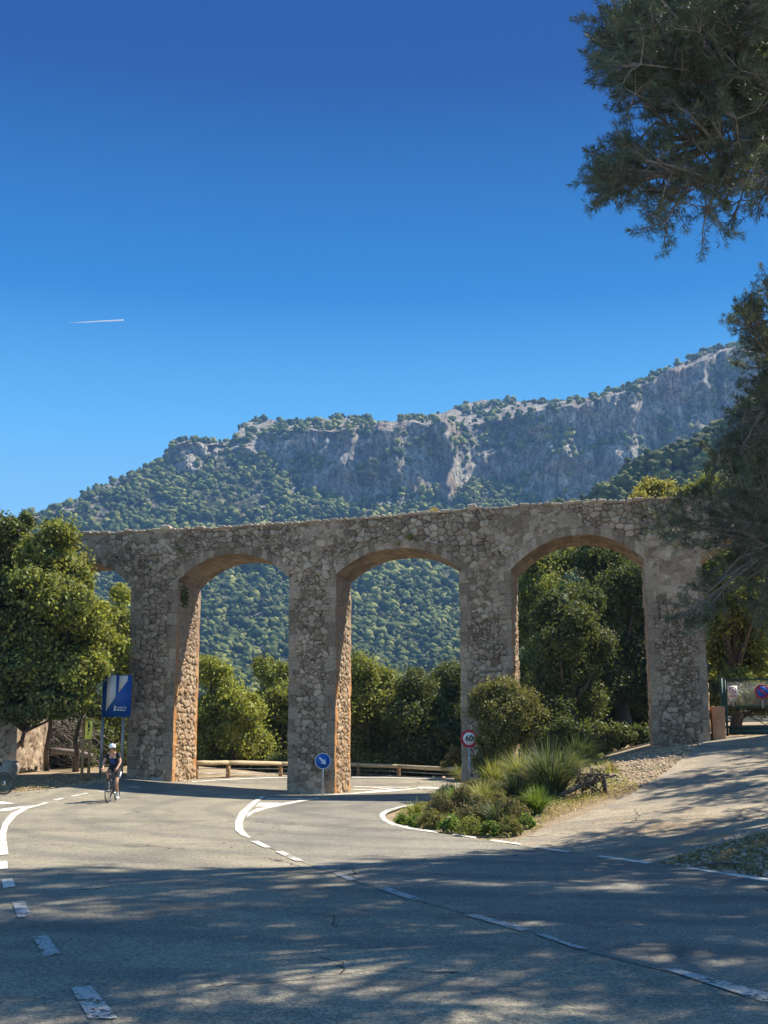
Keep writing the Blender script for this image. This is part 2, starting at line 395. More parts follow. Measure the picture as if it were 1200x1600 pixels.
# ================================================================ GROUND
def axis(lo, a, b, hi, step):
    fine = np.arange(a, b+step/2, step); out = [fine]
    l = []; x = a; d = step
    while x > lo: d *= 1.35; x -= d; l.append(x)
    r = []; x = b; d = step
    while x < hi: d *= 1.35; x += d; r.append(x)
    return np.array(l[::-1]+list(fine)+r)
def gridmesh(X, Y, Z, name, mat, A=None, smooth=True):
    m = MB(); r, c = X.shape
    i = np.arange(r*c).reshape(r, c)
    f = np.stack([i[:-1, :-1], i[:-1, 1:], i[1:, 1:], i[1:, :-1]], -1).reshape(-1, 4)
    m.add(np.stack([X, Y, Z], -1).reshape(-1, 3), f, None if A is None else A.reshape(-1, 4))
    return m.build(name, mat, smooth=smooth)
gx = axis(-9000, -34, 30, 9000, .32); gy = axis(-3000, 4, 66, 9000, .32)
X, Y = np.meshgrid(gx, gy)
near = (np.abs(X) < 36) & (Y < 68)
Z = H(X, Y)+np.where(near, .03*(fbm(X*1.7, Y*1.7, 4, 5)-.5), 0)-.012
# rough litter bank at the right roadside
rb = sstep(5.0, 6.5, X+.35*(Y-18))*(1-sstep(24, 27, Y))*sstep(12, 15, Y)
Z = Z+near*rb*.1*(fbm(X*2.5, Y*2.5, 3, 8)-.3)
struct(gridmesh(X, Y, Z, 'ground', M['ground']))

def densify(p, step, closed=True):
    out = []; n = len(p)
    for i in range(n if closed else n-1):
        a = np.array(p[i], float); b = np.array(p[(i+1) % n], float); k = max(1, int(np.linalg.norm(b-a)/step))
        for j in range(k): out.append(a+(b-a)*j/k)
    if not closed: out.append(np.array(p[-1], float))
    return out
def inpoly(x, y, p):
    c = np.zeros(x.shape, bool); n = len(p)
    for i in range(n):
        x1, y1 = p[i]; x2, y2 = p[(i+1) % n]
        if y1 == y2: continue
        c ^= ((y1 > y) != (y2 > y)) & (x < (x2-x1)*(y-y1)/(y2-y1)+x1)
    return c
def sheet(mb, poly, lift, step=.5):
    poly = [np.array(q[:2], float) for q in poly]
    b = densify(poly, step); n = len(b); pa = np.array(b)
    lo, hi = pa.min(0), pa.max(0)
    gx_, gy_ = np.meshgrid(np.arange(lo[0]+step*.37, hi[0], step), np.arange(lo[1]+step*.41, hi[1], step))
    gx_, gy_ = gx_.ravel(), gy_.ravel(); k = inpoly(gx_, gy_, pa) if len(gx_) else np.zeros(0, bool)
    gx_, gy_ = gx_[k], gy_[k]
    if len(gx_):
        d = np.full(len(gx_), 9.)
        for q in pa: d = np.minimum(d, np.hypot(gx_-q[0], gy_-q[1]))
        gx_, gy_ = gx_[d > step*.45], gy_[d > step*.45]
    vs = [Vector(q) for q in pa]+[Vector((a_, b_)) for a_, b_ in zip(gx_, gy_)]
    res = geometry.delaunay_2d_cdt(vs, [], [list(range(n))], 1, 1e-5)
    v2 = np.array([[q.x, q.y] for q in res[0]]); f = np.array([list(q) for q in res[2]])
    # upward winding
    a_, b_, c_ = v2[f[:, 0]], v2[f[:, 1]], v2[f[:, 2]]
    cr = (b_[:, 0]-a_[:, 0])*(c_[:, 1]-a_[:, 1])-(b_[:, 1]-a_[:, 1])*(c_[:, 0]-a_[:, 0])
    f[cr < 0] = f[cr < 0][:, ::-1]
    mb.add(np.column_stack([v2, H(v2[:, 0], v2[:, 1])+lift]), f)
def g2(*pp): return [G(*q)[:2] for q in pp]
roadpoly = [(-42, -14), (-42, 38), (-20, 40.5)]+g2((0, 1241), (60, 1237), (120, 1230), (160, 1225), (187, 1221))+[(-9.5, 47.5)]+ \
    g2((303, 1219), (380, 1216), (450, 1214), (550, 1213.5), (640, 1215), (715, 1219))+[(4.6, 46.8), (4.2, 43.2), (2.6, 39.6)]+ \
    g2((655, 1258), (628, 1264), (607, 1272), (600, 1278), (606, 1286), (625, 1293.5), (680, 1303), (780, 1319.5), (900, 1335), (1020, 1350), (1200, 1376))+[(8.6, 11), (17, -3), (24, -14)]
mb = MB(); sheet(mb, roadpoly, .03, .6); struct(mb.build('road', M['asphalt'], smooth=True))
# newer right-hand asphalt lane laid on top
lane = g2((398, 1318), (475, 1352), (555, 1382), (660, 1415), (830, 1462), (920, 1494), (1045, 1526), (1200, 1572))
lane = lane+[(9.5, 3), (20, -8)]+[(16, -2.5), (8.3, 11)]+g2((1200, 1379), (1020, 1353), (900, 1338), (780, 1322), (680, 1305.5), (622, 1295), (602, 1287), (590, 1277), (606, 1268), (640, 1262))+[(1.9, 39.2)]+g2((560, 1247), (480, 1254), (430, 1267), (398, 1280), (385, 1295), (388, 1308))
mb = MB(); sheet(mb, lane, .036, .6); struct(mb.build('road_lane', M['asphalt2'], smooth=True))
drive = g2((785, 1321), (850, 1297), (930, 1267), (985, 1243), (1040, 1208), (1100, 1160), (1140, 1151.5), (1200, 1149.5))+[(17.5, 43), (15.5, 34), (12.0, 26)]+g2((1200, 1300), (1060, 1346), (1020, 1351.5), (900, 1336.5))
mb = MB(); sheet(mb, drive, .02, .5); struct(mb.build('driveway', M['drive'], smooth=True))

# ---- painted markings
mk = MB(); mo = MB()
def mark(pts, m=None, lift=.043): sheet(m or mk, g2(*pts), lift, .35)
def band(a, b, m=None): mark(list(a)+list(b)[::-1], m)
band([(408, 1246), (392, 1256), (374, 1272), (367, 1287), (367, 1300), (377, 1309), (388, 1313)],
     [(415, 1246), (402, 1256), (386, 1273), (379, 1288), (380, 1299), (387, 1308), (393, 1312)])
band([(386, 1273.5), (402, 1265), (436, 1257.8), (470, 1252), (498, 1249)],
     [(385, 1281), (397, 1273), (420, 1265.5), (440, 1261.5), (475, 1254), (500, 1250)])
mark([(399, 1263), (404, 1256.5), (440, 1256.5), (430, 1259), (410, 1263)])
mark([(414, 1251.5), (416, 1249.8), (478, 1249.2), (470, 1250.8)])
mark([(468, 1242.6), (524, 1243.8), (570, 1241.6), (650, 1234.8), (655, 1232.6), (575, 1238), (540, 1242), (524, 1242.2), (468, 1241.4)])
mark([(650, 1231), (735, 1231.5), (735, 1234), (655, 1234.4)])
mark([(552, 1230.6), (640, 1231.8), (640, 1232.8), (552, 1231.6)]); mark([(552, 1235), (600, 1236), (598, 1237.2), (552, 1236)])
mark([(575, 1231.6), (590, 1231.8), (625, 1235.6), (612, 1236.2)])
band([(300, 1222.6), (340, 1219.8), (400, 1217.4), (449, 1216.2)], [(300, 1224), (340, 1221), (400, 1218.5), (449, 1217.3)])
band([(550, 1215.6), (600, 1215.8), (660, 1217.5), (715, 1221)], [(550, 1216.7), (600, 1216.9), (660, 1218.6), (715, 1222.4)])
# edge line round the planted tip
band([(650, 1258), (626, 1262), (602, 1268.5), (593, 1274), (593, 1279), (599, 1286), (612, 1292), (640, 1299), (683, 1305)],
     [(650, 1259.8), (628, 1264), (609, 1270), (602, 1275), (601.5, 1279), (606, 1284), (618, 1290), (643, 1296.5), (685, 1302.5)])
mark([(707, 1308), (745, 1314), (743, 1311), (708, 1306)]); mark([(765, 1317), (815, 1324.5), (813, 1321), (768, 1315)])
mark([(833, 1328), (885, 1336), (895, 1335), (840, 1327)]); mark([(932, 1343), (1010, 1354), (1022, 1352), (938, 1341)])
mark([(1068, 1361), (1190, 1381.5), (1215, 1383), (1215, 1380), (1085, 1361)])
# centre dashes
mark([(391, 1318), (413, 1328.5), (424, 1328), (403, 1317.5)]); mark([(429, 1334.5), (460, 1349), (475, 1350), (443, 1334.5)])
for q in ([(489, 1357), (503, 1363), (514, 1361), (500, 1356.5)], [(518, 1369), (545, 1381), (556, 1380), (530, 1368)],
          [(585, 1392), (645, 1413), (660, 1411), (604, 1391)], [(722, 1436), (815, 1462), (830, 1459), (745, 1436)],
          [(835, 1466), (905, 1491), (922, 1491), (852, 1467)], [(1038, 1523), (1190, 1574), (1240, 1578), (1240, 1572), (1060, 1523)]): mark(q, mo)
# left give-way line
band([(61, 1259.5), (38, 1263), (16, 1274), (4, 1289), (-1, 1305), (-3, 1341)], [(64, 1261), (44, 1266), (26, 1277), (13, 1292), (9, 1308), (13, 1339)])
mark([(-10, 1268), (30, 1262.5), (60, 1259.8), (38, 1263.6), (14, 1269.8), (-12, 1271.5)]); mark([(-15, 1254.3), (4, 1254.6), (24, 1257.6), (4, 1259.2), (-15, 1259)])
mark([(-6, 1350), (-8, 1364), (12, 1362), (11, 1350)]); mark([(2, 1379), (5, 1393.5), (24, 1391), (19, 1377.5)])
mark([(60, 1259), (66, 1260.2), (76, 1256.8), (70, 1255.6)]); mark([(82, 1252.4), (88, 1253.2), (101, 1250), (96, 1249.2)])
mark([(110, 1246.2), (116, 1247), (139, 1241.8), (134, 1241.2)]); mark([(152, 1238.8), (157, 1239.6), (176, 1237.6), (172, 1237)])
mark([(200, 1231.5), (216, 1232.6), (222, 1231.9), (206, 1231)])
for q in ([(19, 1416), (27, 1441), (49, 1437), (37, 1413)], [(51, 1471), (68, 1504), (94, 1499), (74, 1469)], [(110, 1552), (138, 1602), (184, 1602), (142, 1550)]): mark(q, mo)
struct(mk.build('road_marking', M['paint'])); struct(mo.build('road_marking', M['paint_old']))

# ================================================================ AQUEDUCT
O = np.array([-1.667, 42.2]); E = np.array([.9818, -.1899]); N = np.array([.1899, .9818]); TK = 2.45
def s_of(px, z):
    k = (px-600)/F; c = (z-HC)*ST
    return (k*(O[1]*CT+c)-O[0])/(E[0]-k*E[1]*CT)
piers = [dict(Lb=s_of(198, .5), Lt=s_of(204.5, 7.35), Rb=s_of(268, .4), Rt=s_of(278, 7.4), zl=7.3, zr=7.4),
         dict(Lb=s_of(449, 0), Lt=s_of(452, 7.4), Rb=s_of(523, 0), Rt=s_of(525, 7.5), zl=7.42, zr=7.5),
         dict(Lb=s_of(722, .4), Lt=s_of(717.5, 7.5), Rb=s_of(804, .8), Rt=s_of(798, 7.5), zl=7.6, zr=7.5),
         dict(Lb=s_of(1021, 1.65), Lt=s_of(1007, 7.7), Rb=s_of(1111, 1.65), Rt=s_of(1095.5, 7.7), zl=7.75, zr=7.7)]
p0 = dict(Rb=s_of(26, .6), Rt=s_of(34, 7.2), zl=7.2, zr=7.2); p0['Lb'] = p0['Rb']-1.8; p0['Lt'] = p0['Rt']-1.7
p5 = dict(Lb=piers[3]['Rb']+4.5, Lt=piers[3]['Rt']+4.7, zl=7.7, zr=7.7); p5['Rb'] = p5['Lb']+1.9; p5['Rt'] = p5['Lt']+1.8
piers = [p0]+piers+[p5]
print('PIERS', [(round(p['Lt'], 2), round(p['Rt'], 2)) for p in piers])
crowns = [8.2, 8.34, 8.36, 8.63, 8.6]
tp = []
for px, py in ((-200, 846), (0, 839), (120, 836.5), (285, 829), (465, 820), (560, 812), (640, 805.5), (800, 793), (900, 787.5), (1000, 784), (1200, 776), (1400, 770)):
    s = s_of(px, 9.4); tp.append((s, P(px, py, O[1]+s*E[1])[2]))
tp = np.array(tp)
def ztop(s): return np.interp(s, tp[:, 0], tp[:, 1])+.05*(vnoise(s*2.2, s*0, 3)-.5)+.04*(vnoise(s*.7, s*0, 9)-.5)
def W(s, t, z): return np.stack([O[0]+s*E[0]+t*N[0], O[1]+s*E[1]+t*N[1], z], -1)
def jamb(p, side, z):
    b, t, zs = (p['Lb'], p['Lt'], p['zl']) if side < 0 else (p['Rb'], p['Rt'], p['zr'])
    f = np.clip(z/zs, 0, 1)
    return b+(t-b)*f+.035*(vnoise(z*3.1, z*0, int(100+b*3))-.5)*sstep(0, .3, zs-z)
def rubble(u, z, s, sc=4.2):
    wx = u*sc+.35*(fbm(u*2.2, z*2.2, 3, s+4)-.5)*2; wz = z*sc*1.22+.35*(fbm(u*2.2, z*2.2, 3, s+7)-.5)*2
    F1, F2, i1, i2 = voronoi(wx, wz, s)
    G1, G2, j1, j2 = voronoi(wx*1.9, wz*1.9, s+50)
    small = sstep(.6, .62, fbm(u*1.1, z*1.1, 2, s+30))
    gap = np.where(small > .5, (G2-G1)*.6, F2-F1); idc = np.where(small > .5, j1, i1); idh = np.where(small > .5, j2, i2)
    joint = 1-sstep(.03, .13, gap)
    d = sstep(0, .34, gap)**.55*.065+(idh-.5)*.05+.012*fbm(u*14, z*14, 3, s)
    return d-.03, joint, idc
def quoin(u, z, dist, s):
    row = np.floor(z/.42+.15*vnoise(z*.3, z*0, s)); fz = z/.42+.15*vnoise(z*.3, z*0, s)-row
    wq = np.where((row % 2) == 0, .38, .22)+.12*(hsh(row, row*0, 1, s)-.5)
    isq = dist < wq
    jz = np.minimum(fz, 1-fz)*.42; je = np.abs(dist-wq)
    joint = np.maximum(1-sstep(.0, .022, jz), 1-sstep(0, .03, je))
    return isq, joint*.5, hsh(row, np.floor(u*.4), 2, s), .03*fbm(u*7, z*7, 4, s)+.03*(hsh(row, row*0, 5, s)-.5)-.01
def plaster(u, z, joint, d, right):
    p = sstep(.5, .62, fbm(u*.55+3, z*.55, 4, 77)+right)
    e = fbm(u*5, z*5, 4, 31)
    return joint*(1-.8*p), d*(1-.75*p)+p*.03*e, p
aq = thing('aqueduct', 'rubble stone aqueduct on tall square piers with low arches, striding over the road', 'aqueduct', (0, 0, 0))
def facegrid(mb, s2, z2, t, sign, edgeL=None, edgeR=None, ringfn=None, seed=1, fade=None, bare=False):
    """front (sign -1) or back (+1) skin; s2,z2 2-D arrays"""
    d, j, c = rubble(s2, z2, 3)
    q = np.zeros_like(d); rt = sstep(2, 9, s2)*.12-.12
    j, d, pm = plaster(s2, z2, j, d, rt)
    if edgeL is not None:
        for dist, sd in ((s2-edgeL, 11), (edgeR-s2, 12)):
            isq, jq, cq, dq = quoin(s2, z2, dist, seed+sd)
            isq = isq & (z2 < 7.45); dq = dq+.4*d-.005; jq = np.maximum(jq, .35*j)
            d = np.where(isq, dq+.012, d); j = np.where(isq, jq, j); c = np.where(isq, cq, c); q = np.where(isq, .65, q)
        d = np.where(z2 < 7.45, d*sstep(0, .04, np.minimum(s2-edgeL, edgeR-s2)), d)
    if ringfn is not None:
        rd, ru = ringfn(s2, z2)
        ru = ru+.1*(vnoise(s2*3, z2*3, 8)-.5); k = np.floor(ru/.2); fu = ru/.2-k; th = .3+.12*(hsh(k, k*0, 9, seed)-.5)*2*.6; isr = rd < th
        jr = np.maximum(1-sstep(0, .05, np.minimum(fu, 1-fu)), 1-sstep(0, .04, np.abs(rd-th)))*.7
        d = np.where(isr, .4*d+.03*hsh(k, k*0, 7, seed)+.03*fbm(s2*8, z2*8, 4, 5)-.01, d); j = np.where(isr, np.maximum(jr, .3*j), j)
        c = np.where(isr, hsh(k, k*0, 3, seed), c); q = np.where(isr, .35, q)
        d = d*sstep(0, .03, rd)
    st = np.stack([c, j, q, np.ones_like(c)], -1)
    V = W(s2, t+sign*d, z2)
    r, cc = s2.shape; i = np.arange(r*cc).reshape(r, cc)
    f = np.stack([i[:-1, :-1], i[:-1, 1:], i[1:, 1:], i[1:, :-1]], -1).reshape(-1, 4)
    if sign > 0: f = f[:, ::-1]
    mb.add(V.reshape(-1, 3), f, st.reshape(-1, 4))
for k, p in enumerate(piers):
    vis = 1 <= k <= 4; st = .03 if vis else .09
    sm = (p['Lt']+p['Rt'])/2
    gz = float(min(H(*(O+p['Lb']*E)), H(*(O+p['Rb']*E)), H(*(O+sm*E+TK*N))))-.25
    m = MB()
    nz = int((9.5-gz)/st); ns = int((p['Rb']-p['Lb'])/st)+2
    for t, sg, q in ((0, -1, 1), (TK, 1, 3)):
        nz_, ns_ = nz//q, max(3, ns//q)
        zf = np.linspace(0, 1, nz_)[:, None]; uf = np.linspace(0, 1, ns_)[None]
        z = gz+(9.4-gz)*zf+0*uf
        L = jamb(p, -1, z); Rr = jamb(p, 1, z); s2 = L+(Rr-L)*uf
        z = gz+(ztop(s2)-gz)*zf
        facegrid(m, s2, z, t, sg, L, Rr, None, 3+k)
    for side in (-1, 1):
        zs = p['zl'] if side < 0 else p['zr']; q = 1 if side > 0 else 2
        nz_ = int((zs-gz)/st/q); nt_ = int(TK/st/q)
        z2 = gz+(zs-gz)*np.linspace(0, 1, nz_)[:, None]+np.zeros((1, nt_)); t2 = np.linspace(0, TK, nt_)[None]+np.zeros((nz_, 1))
        d, j, c = rubble(t2+20*k, z2, 60+k, 3.6); qv = np.zeros_like(d); d = d*1.15
        for dist, sd in ((t2, 21), (TK-t2, 22)):
            isq, jq, cq, dq = quoin(t2, z2, dist, 3+k+(11 if side < 0 else 12)+(0 if sd == 21 else 1))
            d = np.where(isq, dq, d); j = np.where(isq, jq, j); c = np.where(isq, cq, c); qv = np.where(isq, 1, qv)
        d = d*sstep(0, .04, np.minimum(t2, TK-t2))
        sj = jamb(p, side, z2)+side*d
        V = W(sj, t2, z2); i = np.arange(nz_*nt_).reshape(nz_, nt_)
        f = np.stack([i[:-1, :-1], i[:-1, 1:], i[1:, 1:], i[1:, :-1]], -1).reshape(-1, 4)
        if side < 0: f = f[:, ::-1]
        mm = MB(); mm.add(V.reshape(-1, 3), f, np.stack([c, j, qv, np.ones_like(c)], -1).reshape(-1, 4))
        p.setdefault('faces', []).append(mm)
    # solid core just behind the skin
    for z0, z1, sh in ((gz, 9.3, .09),):
        a = [W(np.array(p['Lb']+sh), sh, z0), W(np.array(p['Rb']-sh), sh, z0), W(np.array(p['Rb']-sh), TK-sh, z0), W(np.array(p['Lb']+sh), TK-sh, z0)]
        b = [W(np.array(p['Lt']+sh), sh, z1), W(np.array(p['Rt']-sh), sh, z1), W(np.array(p['Rt']-sh), TK-sh, z1), W(np.array(p['Lt']+sh), TK-sh, z1)]
        m.add(np.array(a+b), [[0, 1, 5, 4], [1, 2, 6, 5], [2, 3, 7, 6], [3, 0, 4, 7], [4, 5, 6, 7]], (0, 1, 0, 1))
    o = m.build('pier', M['stone'], aq)
    for mm in p['faces']: mm.build('jamb_face', M['stone_sunlit' if k else 'stone'], o)  # leftmost pier takes the greyer stone as painted shade
for k in range(5):
    a, b = piers[k], piers[k+1]; s0, s1 = a['Rt'], b['Lt']; z0, z1 = a['zr'], b['zl']; cr = crowns[k]
    def soff(s):
        u = np.clip((s-s0)/(s1-s0), 0, 1)*2-1; zz = z0+(z1-z0)*(u+1)/2
        return zz+(cr-(z0+z1)/2)*(1-np.abs(u)**2.25)
    span = s1-s0; tt = np.linspace(0, 1, 60); ss = s0+span*tt; zz = soff(ss)
    al = np.concatenate([[0], np.cumsum(np.hypot(np.diff(ss), np.diff(zz)))])
    def ring(s2, z2):
        d = np.full(s2.shape, 9.); u = np.zeros(s2.shape)
        for q in range(60):
            dd = np.hypot(s2-ss[q], z2-zz[q]); c = dd < d; d = np.where(c, dd, d); u = np.where(c, al[q]+(s2-ss[q])*.8, u)
        return d, u
    m = MB(); st = .03
    for t, sg, q in ((0, -1, 1), (TK, 1, 3)):
        nz_, ns_ = int(1.9/st/q), int(span/st/q)
        uf = np.linspace(0, 1, ns_)[None]; zf = np.linspace(0, 1, nz_)[:, None]
        s2 = s0+span*uf+0*zf; lo = soff(s2); z2 = lo+(ztop(s2)-lo)*zf
        facegrid(m, s2, z2, t, sg, None, None, ring, 3+k)
    core = []
    for s_ in np.linspace(s0-.1, s1+.1, 24):
        zb = float(soff(np.array(s_)))+.07
        core.append([W(np.array(s_), .08, zb), W(np.array(s_), .08, 9.2), W(np.array(s_), TK-.08, 9.2), W(np.array(s_), TK-.08, zb)])
    cv = np.array(core).reshape(-1, 3); fs = [[i*4+j, i*4+(j+1) % 4, i*4+4+(j+1) % 4, i*4+4+j] for i in range(23) for j in range(4)]
    m.add(cv, fs, (0, 1, 0, 1))
    o = m.build('arch', M['stone'], aq)
    # underside
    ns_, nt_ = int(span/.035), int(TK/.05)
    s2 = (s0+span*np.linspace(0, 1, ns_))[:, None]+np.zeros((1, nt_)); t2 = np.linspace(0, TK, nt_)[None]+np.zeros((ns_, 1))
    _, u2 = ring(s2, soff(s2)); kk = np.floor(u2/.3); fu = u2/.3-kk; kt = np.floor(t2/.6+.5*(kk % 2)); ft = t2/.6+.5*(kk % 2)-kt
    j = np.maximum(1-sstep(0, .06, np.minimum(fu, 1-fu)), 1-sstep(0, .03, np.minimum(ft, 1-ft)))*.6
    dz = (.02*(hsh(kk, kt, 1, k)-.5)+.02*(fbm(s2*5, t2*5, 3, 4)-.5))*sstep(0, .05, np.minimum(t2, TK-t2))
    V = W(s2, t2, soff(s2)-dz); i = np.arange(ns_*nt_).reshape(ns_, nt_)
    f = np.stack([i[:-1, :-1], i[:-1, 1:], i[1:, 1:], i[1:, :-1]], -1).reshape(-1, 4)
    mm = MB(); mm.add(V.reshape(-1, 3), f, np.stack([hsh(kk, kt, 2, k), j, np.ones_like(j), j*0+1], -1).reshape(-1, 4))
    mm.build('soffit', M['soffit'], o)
# top of the channel and rough coping stones
SA, SB = piers[0]['Lt']-1, piers[-1]['Rt']
m = MB(); sv = np.arange(SA, SB, .1); tv = np.linspace(0, TK, 14)
s2, t2 = np.meshgrid(sv, tv, indexing='ij'); zz = ztop(s2)-.01+.05*(fbm(s2*4, t2*4, 3, 2)-.5)*sstep(0, .2, np.minimum(t2, TK-t2))
V = W(s2, t2, zz); i = np.arange(s2.size).reshape(s2.shape)
m.add(V.reshape(-1, 3), np.stack([i[:-1, :-1], i[1:, :-1], i[1:, 1:], i[:-1, 1:]], -1).reshape(-1, 4), (.6, 0, 0, 1))
m.build('channel_top', M['stone'], aq)
m = MB()
def rockpts(sz, seed, n=2):
    r_ = np.random.default_rng(seed)
    q = np.array([[x, y, z] for x in (-1, 0, 1) for y in (-1, 0, 1) for z in (-1, 0, 1) if (x, y, z) != (0, 0, 0)], float)
    q = q/np.maximum(1, np.linalg.norm(q, axis=1)[:, None]**.75); q += r_.normal(0, .12, q.shape)
    return q*np.array(sz)*.5
import bmesh
def hull(mb, c, sz, seed, attr=None, rz=0):
    q = rockpts(sz, seed); ca, sa = math.cos(rz), math.sin(rz)
    q = np.stack([q[:, 0]*ca-q[:, 1]*sa, q[:, 0]*sa+q[:, 1]*ca, q[:, 2]], -1)
    bm = bmesh.new(); vs = [bm.verts.new(x) for x in q]; bmesh.ops.convex_hull(bm, input=vs)
    bm.verts.index_update(); vv = [v for v in bm.verts if v.link_faces]
    ix = {v: n_ for n_, v in enumerate(vv)}
    mb.add(np.array([v.co for v in vv])+np.array(c), [[ix[v] for v in f.verts] for f in bm.faces if len(f.verts) == 3], attr)
    bm.free()
sv = np.arange(SA, SB, .03); cell = np.cumsum(rng.uniform(.16, .42, 400))+SA
ci = np.searchsorted(cell, sv); lo_ = np.concatenate([[SA], cell])[ci]; hi_ = cell[ci]; fe = np.minimum(sv-lo_, hi_-sv)
hh_ = (.07+.06*hsh(ci, ci*0, 1, 9)+.1*(hsh(ci, ci*0, 2, 9) > .93))*(.25+.75*sstep(0, .05, fe)); ov = .03+.05*hsh(ci, ci*0, 3, 9)
prof = [(-.0, -.06, 1), (-1, -.02, 1), (-1, .7, 1), (-.6, 1, 1), (.0, 1, 0), (.12, .92, 0), (.24, 1, 0), (.34, .8, 0), (.38, -.2, 0)]
V = []
for a_, b_, fr in prof:
    t_ = a_*ov if fr else a_+0*sv
    V.append(W(sv, t_+.012*(vnoise(sv*9, sv*0+b_*7, 4)-.5), ztop(sv)+b_*hh_*(1 if b_ > 0 else 1)+.012*(vnoise(sv*13, sv*0+a_*9, 6)-.5)))
V = np.array(V); i = np.arange(V.shape[0]*V.shape[1]).reshape(V.shape[:2])
m.add(V.reshape(-1, 3), np.stack([i[:-1, :-1], i[:-1, 1:], i[1:, 1:], i[1:, :-1]], -1).reshape(-1, 4)[:, ::-1], np.tile(np.stack([hsh(ci, ci*0, 5, 9)*.5+.5, 1-sstep(0, .04, fe), ci*0, ci*0+1], -1), (len(prof), 1)))
m.build('coping', M['stone'], aq)
def onwall(px, py, t=0):
    s = s_of(px, 9); d = ray(px, py)
    # intersect ray with facade plane
    nO = O+t*N; k = (nO@N)/(d[0]*N[0]+d[1]*N[1])
    return np.array([d[0]*k, d[1]*k, HC+d[2]*k])
# ================================================================ MOUNTAIN
def tab(a): a = np.array(a, float); return lambda x: np.interp(x, a[:, 0], a[:, 1])
fys = tab([(-400, 960), (-150, 890), (0, 832), (105, 790), (150, 766), (215, 737), (254, 720), (262, 702), (275, 690), (300, 688), (330, 692), (360, 690), (375, 668), (395, 657), (410, 654), (450, 662), (520, 655), (560, 653), (600, 660), (640, 655), (680, 647), (710, 635), (750, 625), (800, 627), (860, 630), (920, 624), (980, 606), (1040, 581), (1100, 549), (1150, 537), (1180, 545), (1250, 560), (1400, 640), (1700, 760)])
fyt = tab([(-400, 964), (0, 836), (250, 724), (270, 694), (640, 661), (680, 664), (720, 664), (760, 660), (800, 652), (840, 642), (880, 638), (920, 630), (980, 611), (1040, 586), (1150, 542), (1250, 565), (1400, 645), (1700, 765)])
fyb = tab([(-400, 968), (0, 840), (240, 733), (262, 742), (300, 746), (325, 712), (375, 712), (410, 716), (450, 742), (500, 772), (560, 786), (640, 796), (700, 786), (740, 757), (800, 753), (840, 786), (880, 800), (1250, 805), (1700, 830)])
def mountain(pxs, ctrl, nseg, amps, seed, name, mat):
    """ctrl(px) -> list of (py, depth) from bottom to top, then back"""
    cols = []; kinds = []
    for px in pxs:
        c = ctrl(px); ys = []; rs = []; kd = []
        for q in range(len(c)-1):
            n = nseg[q]; f = np.arange(n)/n
            ys += list(c[q][0]+(c[q+1][0]-c[q][0])*f); rs += list(c[q][1]+(c[q+1][1]-c[q][1])*f); kd += [q]*n
        ys.append(c[-1][0]); rs.append(c[-1][1]); kd.append(len(c)-2)
        cols.append([P(px, y, r) for y, r in zip(ys, rs)]); kinds.append(kd)
    V = np.array(cols); K = np.array(kinds)
    x, y, z = V[..., 0], V[..., 1], V[..., 2]
    amp = np.array(amps)[K]
    n1 = fbm(x/45, z/30+y/60, 4, seed)-.5; n2 = fbm(x/11, z/26, 4, seed+9)-.5; rd = 1-np.abs(2*fbm(x/26, z/60, 3, seed+5)-1)*1.0
    off = amp*(n1*2.2+n2*.9+(rd-.6)*.8)
    sml = amp*.35*(fbm(x/5, z/5, 3, seed+12)-.5)*(amp > 10); off = off+sml; V[..., 1] += off; V[..., 0] += off*.35; V[..., 2] += amp*.12*(fbm(x/9, y/9+z/9, 3, seed+3)-.5)
    r, c = K.shape; i = np.arange(r*c).reshape(r, c)
    f = np.stack([i[:-1, :-1], i[1:, :-1], i[1:, 1:], i[:-1, 1:]], -1).reshape(-1, 4)
    rock = np.where((K == 2), 1.0, np.where(K == 3, .65, .1))
    A = np.stack([rock, fbm(x/20, z/20, 4, seed+6), K/5., np.ones_like(rock)], -1)
    m = MB(); m.add(V.reshape(-1, 3), f, A.reshape(-1, 4)); o = m.build(name, mat, smooth=False)
    return struct(o), V, K
def mountmat():
    m, t, b = nt('mountain'); r, g, bb = attr(t)
    n = noise(t, .09, 10, .72); n2 = noise(t, .03, 5, .6); n3 = noise(t, .35, 6, .7)
    rock = ramp(t, n, [(.34, (.16, .15, .13)), (.48, (.42, .39, .34)), (.66, (.64, .6, .5))])
    rock = mixc(t, mth(t, 'MULTIPLY', ramp(t, n2, [(.5, (0, 0, 0)), (.62, (1, 1, 1))]), .4), rock, (.36, .2, .11))
    mp = t.nodes.new('ShaderNodeMapping'); mp.inputs['Scale'].default_value = (1, 1, .28); t.links.new(t.nodes['geo'].outputs['Position'], mp.inputs[0])
    n7 = noise(t, .3, 9, .75, mp.outputs[0]); rock = mixc(t, .85, rock, ramp(t, n7, [(.42, (.28, .28, .28)), (.5, (.95, .95, .95)), (.6, (1.7, 1.65, 1.55))]), 'MULTIPLY')
    veg = ramp(t, n3, [(.3, (.025, .035, .012)), (.7, (.08, .09, .035))])
    f = mth(t, 'ADD', mth(t, 'MULTIPLY', r, .62), mth(t, 'MULTIPLY', n, .75))
    c = mixc(t, ramp(t, f, [(.42, (0, 0, 0)), (.56, (1, 1, 1))]), veg, rock)
    sh = ramp(t, n3, [(.53, (0, 0, 0)), (.58, (.85, .85, .85))])
    c = mixc(t, mth(t, 'MULTIPLY', sh, .8), c, (.04, .055, .02))
    t.links.new(c, b.inputs['Base Color']); b.inputs['Roughness'].default_value = .95; b.inputs['Specular IOR Level'].default_value = .1
    bump(t, b, mth(t, 'ADD', n, n7), 1, 6.0); return m
M['mountain'] = mountmat()
jit = lambda x, s, a: a*(float(fbm(np.array(x/22.), np.array(0.), 4, s))-.5)*2
